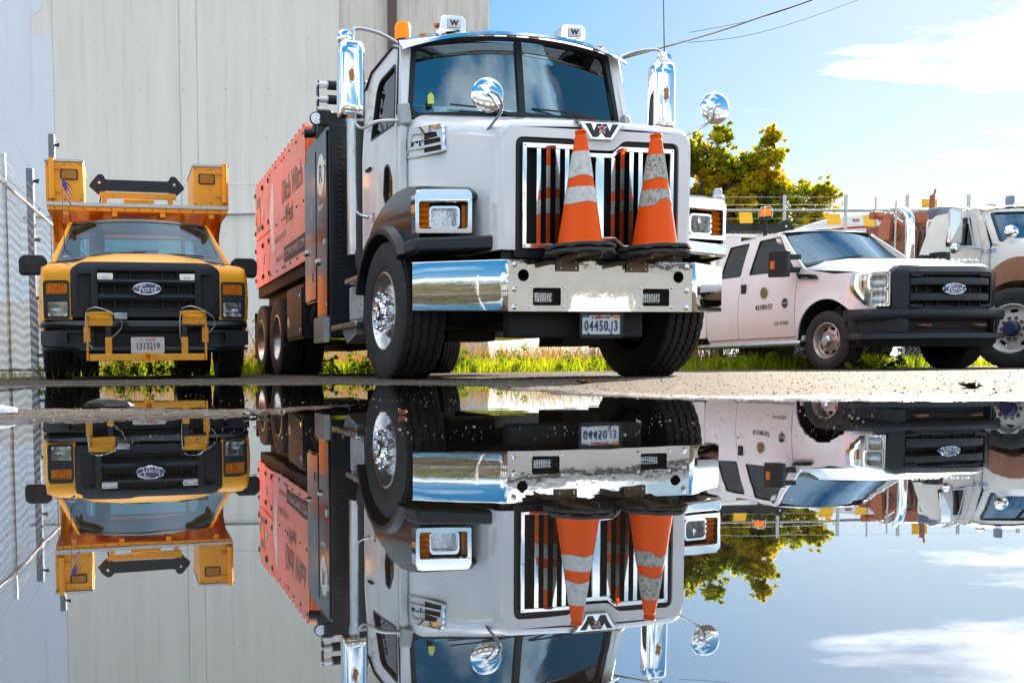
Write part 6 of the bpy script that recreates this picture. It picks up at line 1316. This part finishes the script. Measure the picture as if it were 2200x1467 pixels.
# ================================================================ vegetation
def leaf_mat(name, cols, trans=.5, sc=.9):
    m = bpy.data.materials.new(name); m.use_nodes = True; t = m.node_tree; t.nodes.clear(); L = t.links.new
    o = N(t, 'ShaderNodeOutputMaterial'); d = N(t, 'ShaderNodeBsdfDiffuse'); tr = N(t, 'ShaderNodeBsdfTranslucent'); mx = N(t, 'ShaderNodeMixShader'); mx.inputs[0].default_value = trans
    g = N(t, 'ShaderNodeNewGeometry'); n = N(t, 'ShaderNodeTexNoise'); n.inputs['Scale'].default_value = sc; n.inputs['Detail'].default_value = 3; L(g.outputs['Position'], n.inputs['Vector'])
    ad = N(t, 'ShaderNodeMath', operation='MULTIPLY_ADD'); ad.inputs[1].default_value = .45; L(g.outputs['Random Per Island'], ad.inputs[0])
    sb = N(t, 'ShaderNodeMath', operation='MULTIPLY_ADD'); sb.inputs[1].default_value = 1.5; sb.inputs[2].default_value = -.48; L(n.outputs['Fac'], sb.inputs[0]); L(sb.outputs[0], ad.inputs[2])
    cr = N(t, 'ShaderNodeValToRGB'); e = cr.color_ramp.elements
    e[0].position = 0; e[0].color = (*cols[0], 1); e[1].position = 1; e[1].color = (*cols[-1], 1)
    for i, c in enumerate(cols[1:-1]): x = e.new((i+1)/(len(cols)-1)); x.color = (*c, 1)
    L(ad.outputs[0], cr.inputs[0]); L(cr.outputs[0], d.inputs[0])
    tw_ = N(t, 'ShaderNodeMixRGB', blend_type='MULTIPLY'); tw_.inputs[0].default_value = 1; tw_.inputs[2].default_value = (1.5, 1.35, .7, 1); L(cr.outputs[0], tw_.inputs[1]); L(tw_.outputs[0], tr.inputs[0])
    L(d.outputs[0], mx.inputs[1]); L(tr.outputs[0], mx.inputs[2]); L(mx.outputs[0], o.inputs[0]); return m
MT['leaf'] = leaf_mat('autumn_leaves', [(.06, .11, .012), (.13, .20, .015), (.28, .30, .02), (.46, .36, .02), (.46, .22, .02)], .68, .6)
MT['grass'] = leaf_mat('grass_blades', [(.10, .19, .012), (.18, .29, .015), (.30, .36, .02), (.36, .33, .03)], .6, .8)
MT['dry'] = leaf_mat('dry_grass', [(.15, .085, .03), (.24, .15, .06), (.30, .20, .08), (.20, .10, .035)], .4, .9)
MT['weed'] = leaf_mat('weed_leaves', [(.04, .09, .012), (.09, .17, .015), (.18, .26, .02)], .45, 1.5)
MT['bark'] = mat('bark', (.09, .065, .045), .9, var=.3, vscale=6, bump=.02, bscale=14)
def grass_field(n, region, hgt, wid, lean, seed, dens_fn=None):
    rs = np.random.RandomState(seed); mb = MB(); x0, x1, y0, y1 = region; V = []; Fc = []
    px = x0+rs.rand(n)*(x1-x0); py = y0+rs.rand(n)*(y1-y0); gh = ground_h(px, py)
    for k in range(n):
        x, y, z = px[k], py[k], gh[k]-.01
        if dens_fn and rs.rand() > dens_fn(x, y): continue
        h = hgt*(.35+.75*rs.rand()**1.3); a = rs.rand()*6.283; w = wid*(.6+.8*rs.rand()); dx_, dy_ = cos(a)*w, sin(a)*w
        l = lean*h*(rs.rand()+.2); b = rs.rand()*6.283; lx, ly = cos(b)*l, sin(b)*l; o = len(V)
        V += [(x-dx_, y-dy_, z), (x+dx_, y+dy_, z), (x-dx_*.7+lx*.35, y-dy_*.7+ly*.35, z+h*.55), (x+dx_*.7+lx*.35, y+dy_*.7+ly*.35, z+h*.55), (x+lx, y+ly, z+h)]
        Fc += [(o, o+1, o+3, o+2), (o+2, o+3, o+4)]
    mb.v = V; mb.f = Fc; return mb
gpat = lambda x, y: min(1, max(.12, .35+1.1*sin(x*2.3+.6*sin(y*2))*sin(y*1.9+x*.7)+.25*sin(x*7)))
patch = lambda x, y: min(1, max(.05, (sin(x*1.7+1)*sin(y*1.3)+1.1)*.6))
gobj = obj('verge_grass', grass_field(42000, (-3.4, 9.8, 12.4, 17.5), .27, .0055, .7, 11, gpat), 'grass', smooth=0); tag(gobj, 'bright green sunlit grass on the verge behind the trucks', 'grass', kind='stuff')
g2 = obj('right_verge_grass', grass_field(9000, (5.6, 16, 15.0, 19.5), .26, .007, .5, 12), 'grass', smooth=0); tag(g2, 'green grass below the pipe fence behind the pickup', 'grass', kind='stuff')
dobj = obj('dry_grass', grass_field(16000, (-3.4, 8.5, 14.2, 19.5), .72, .005, .55, 13, patch), 'dry', smooth=0); tag(dobj, 'tall dry brown grass standing behind the green verge', 'dry grass', kind='stuff')
d2 = obj('fence_weeds', grass_field(700, (-3.3, -2.2, 8.2, 12.5), .16, .004, .6, 14, lambda x, y: 1 if abs(x-fx(y)) < .18 else .10), 'grass', smooth=0); tag(d2, 'sparse grass tufts along the foot of the chain-link fence', 'grass', kind='stuff')
def leaves(mb, c, R, n, size, rs, squash=1.0):
    for _ in range(n):
        d = Vector((rs.normal(), rs.normal(), rs.normal()*squash)); d.normalize(); p = Vector(c)+d*R*(rs.rand()**.45)
        a = Vector((rs.normal(), rs.normal(), rs.normal()*.7)).normalized(); b = a.cross(Vector((rs.normal(), rs.normal(), rs.normal()))).normalized(); s = size*(.6+.7*rs.rand())
        mb.add([p-a*s, p+b*s*.45, p+a*s, p-b*s*.45], [(0, 1, 2, 3)])
rs = np.random.RandomState(21)
wm_ = MB()
for k in range(230):
    x = -3.2+rs.rand()*12; y = 12.3+rs.rand()*2.2; h = .06+.42*rs.rand()**2.5
    for q in range(4): leaves(wm_, (x+.04*rs.normal(), y+.04*rs.normal(), .03+h*(q+1)/4), .07, 10, .035, rs)
wo2 = obj('leafy_weeds', wm_, 'weed', smooth=0); tag(wo2, 'low leafy green weeds along the front edge of the verge', 'weeds', kind='stuff')
for i, (x, y, h) in enumerate(((-2.62, 8.9, .16), (-2.3, 8.75, .10), (-.6, 15.6, 1.05), (6.2, 9.6, .10))):
    wp = thing('weed_plant', ['small seedling weed growing at the fence foot by the front tyre', 'tiny sprouting weed on the asphalt before the yellow truck', 'tall dry seed-head weed standing against the building between two trucks', 'little green sprig on the sunlit asphalt before the pickup'][i], 'weed', (x, y, .005))
    mb = MB()
    for q in range(6 if h < .5 else 10):
        a = rs.rand()*6.28; l = h*(.4+.6*rs.rand()); mb.tube([(0, 0, 0), (cos(a)*l*.15, sin(a)*l*.15, l*.6), (cos(a)*l*.35, sin(a)*l*.35, l)], .002 if h < .5 else .005, 4)
    obj('stem', mb, 'dry' if h > .5 else 'weed', wp); mb = MB(); leaves(mb, (0, 0, h*.7), h*.4, 40 if h < .5 else 160, h*.12 if h < .5 else .03, rs); obj('leaf_cluster', mb, 'dry' if h > .5 else 'weed', wp, smooth=0, kind='stuff')
# trees
def tree(label, base, clumps, trunk_h, seed, nleaf, size):
    rs = np.random.RandomState(seed); T = thing('autumn_tree', label, 'tree', base, 0, 'trees behind the pipe fence')
    mb = MB(); top = Vector((0, 0, trunk_h)); mb.tube([(0, 0, -.2), (.05, 0, trunk_h*.5), tuple(top)], [.26, .2, .15], 10); lv = MB()
    for (x, y, z, R) in clumps:
        c = Vector((x, y, z)); mid = top.lerp(c, .5)+Vector((rs.normal()*.2, rs.normal()*.2, .15)); mb.tube(spline([tuple(top+Vector((0, 0, -.3))), tuple(mid), tuple(c)], 4), [.10-.018*min(4, k/2) for k in range(9)], 6)
        for q in range(int(10+9*R)):
            d = Vector((rs.normal(), rs.normal(), rs.normal()*.9+.15)).normalized()*R*(.45+.65*rs.rand()); e = c+d; mb.tube([tuple(c), tuple(c+d*.5+Vector((rs.normal()*.05, 0, .05))), tuple(e)], [.028, .018, .006], 4)
            rr = (.16+.16*rs.rand())*(.5+.5*min(1, R)); leaves(lv, e, rr, int(nleaf*(rr/.28)**2), size*(.7+.6*rs.rand()), rs, .8)
            for w in range(3):
                f = e+Vector((rs.normal(), rs.normal(), rs.normal()))*rr*.9; mb.tube([tuple(e), tuple(f)], [.006, .003], 3); leaves(lv, f, rr*.5, int(nleaf*.22), size*(.6+.5*rs.rand()), rs, .8)
    obj('trunk', mb, 'bark', T); obj('crown', lv, 'leaf', T, smooth=0); return T
tree('bushy autumn tree with green and orange leaves rising behind the white truck', (13.6, 29.5, 0), [(-1.0, 0, 5.3, 1.35), (-.2, .3, 6.55, 1.05), (.35, -.3, 7.15, .62), (-1.3, .2, 6.5, .9), (-1.7, 0, 7.0, .55), (.8, .1, 5.6, 1.15), (1.4, 0, 4.7, 1.0), (-.2, 0, 4.3, 1.3), (-2.0, .2, 4.6, 1.1), (.9, -.1, 7.75, .24), (1.9, 0, 5.6, .8), (2.2, 0, 4.6, .9), (1.5, .2, 6.3, .62), (1.1, .2, 6.6, .5), (-.6, 0, 7.2, .6), (-2.4, 0, 5.8, .9), (-1.2, 0, 7.4, .45), (2.0, .2, 6.2, .5), (.5, 0, 4.6, 1.2)], 3.0, 5, 105, .085)
tree('smaller autumn tree with orange-yellow leaves and a pointed top beside the bushy tree', (15.85, 29.0, 0), [(-1.3, 0, 6.0, .8), (-.9, .2, 6.7, .5), (-.6, 0, 5.2, 1.1), (-.35, .1, 6.3, .75), (.05, 0, 7.05, .42), (.15, 0, 7.6, .2), (.6, 0, 5.5, .9), (1.25, .1, 5.35, .75), (1.6, 0, 4.9, .5), (.4, 0, 4.4, 1.0), (1.85, 0, 5.75, .3), (-1.0, 0, 4.2, 1.0)], 2.8, 6, 105, .085)
# ================================================================ fallen leaves and debris
MT['dead_leaf'] = mat('dead_leaf', (.16, .06, .02), .7, var=.35, vscale=60); MT['dead_dark'] = mat('dark_dead_leaf', (.025, .02, .017), .6, var=.4, vscale=60); MT['dead_orange'] = mat('orange_dead_leaf', (.5, .12, .02), .6, var=.3, vscale=50)
def fallen(x, y, s, m, label, curl=.6, rz=0, z=None):
    h = float(ground_h(np.array([x]), np.array([y]))[0]) if z is None else z
    rows = []
    for i in range(9):
        t = i/8*2-1; w = s*.42*max(.04, (1-t*t))**.7*(1+.25*sin(9*t))
        rows.append([(t*s+.1*s*sin(u*3), u*w, .001+curl*s*(.35*abs(u)**1.5+.25*t*t)+.04*s*sin(7*t+3*u)) for u in (-1, -.5, 0, .5, 1)])
    o = obj('fallen_leaf', MB().grid(rows), m); o.location = (x, y, max(h, 0)+.001); o.rotation_euler = (radians(15)*curl, 0, rz)
    return tag(o, label, 'leaf')
fallen(1.528, 4.52, .055, 'dead_leaf', 'curled rust-brown fallen leaf on the dry asphalt before the license plate', .9, .4)
fallen(2.46, 3.12, .075, 'dead_dark', 'dark crumpled fallen leaf with a stalk on the sunlit asphalt before the pickup', .5, 1.1)
fallen(.239, 1.92, .018, 'dead_orange', 'small orange leaf floating upright on the puddle under the heavy wheel', 1.2, 1.9, 0.0)
fallen(-.085, 1.92, .03, 'dead_dark', 'wet dark leaf at the edge of the gravel spit', .5, .2)
fallen(1.05, 4.2, .03, 'dead_orange', 'tiny red leaf scrap on asphalt left of the curled brown leaf', .5, .8)
def lump(name, x, y, s, m, label, cat, sq=.5, ln=1.0, seed=0):
    rs = np.random.RandomState(seed); h = float(ground_h(np.array([x]), np.array([y]))[0]); bm = bmesh.new(); bmesh.ops.create_icosphere(bm, subdivisions=2, radius=s)
    for v in bm.verts: v.co = Vector((v.co.x*ln, v.co.y*.7, max(-s*.2, v.co.z*sq)))*(.8+.35*rs.rand())
    me = bpy.data.meshes.new(name); bm.to_mesh(me); bm.free(); o = obj(name, me, m); o.location = (x, y, max(0, h)+s*.15); return tag(o, label, cat)
lump('bark_piece', -.52, 2.40, .042, 'dead_dark', 'dark wet piece of bark lying on the gravel spit', 'bark', .5, 1.7, 1)
lump('white_stone', -.69, 2.02, .035, 'plate_w', 'pale white stone at the end of the gravel spit', 'stone', .5, 1.2, 2)
lump('small_stone', 3.25, 8.0, .035, 'dead_dark', 'small dark stone beside the heavy truck tyre', 'stone', .6, 1.1, 3)
lump('pebble', 2.1, 4.9, .012, 'dead_dark', 'dark pebble on the dry asphalt under the bumper', 'stone', .6, 1.1, 4)
tag(obj('twig', MB().tube([(6.1, 8.95, .022), (6.3, 8.9, .03), (6.75, 8.86, .02)], [.006, .008, .004], 5), 'dead_dark'), 'thin dark twig lying on asphalt before the pickup', 'twig')

# ================================================================ unseen shapes added to tone down the chrome reflections
MT['backdrop_grey'] = mat('backdrop_wall_grey', (.155, .165, .175), .85, var=.2, vscale=.6); MT['roofing'] = mat('backdrop_roof', (.12, .12, .125), .8)
WH = thing('backdrop', 'long low grey-brown warehouse added unseen across the yard to grey the chrome reflections', 'backdrop', (6, -30, 0))  # added out of view: hides bright low cloud so the bumper mirrors grey
obj('wall', MB().box(-34, 50, -12, 0, -.2, 6.5), 'backdrop_grey', WH); obj('roof', MB().prism([(-12.4, 6.5), (.5, 6.5), (-6, 8.2)], 'x', -34.5, 50.5), 'roofing', WH)
for k in range(7): obj('loading_door', MB().box(-28+k*11, -23+k*11, 0, .06, 0, 4.2), 'alu_paint', WH)
hd = thing('backing', 'dark leafy hedge beyond the chain-link fence, seen only in the bumper reflection', 'backing', (-5.2, -2, 0)); mb = MB(); rs = np.random.RandomState(8)  # added out of view so the bumper's left end mirrors something dark
for k in range(120): leaves(mb, (rs.rand()*1.2-.6, rs.rand()*14-7, .2+rs.rand()*2.1), .55, 36, .10, rs)
obj('foliage', mb, 'weed', hd, smooth=0); obj('branches', MB().box(-.4, .4, -7, 7, 0, 1.9), 'bark', hd)
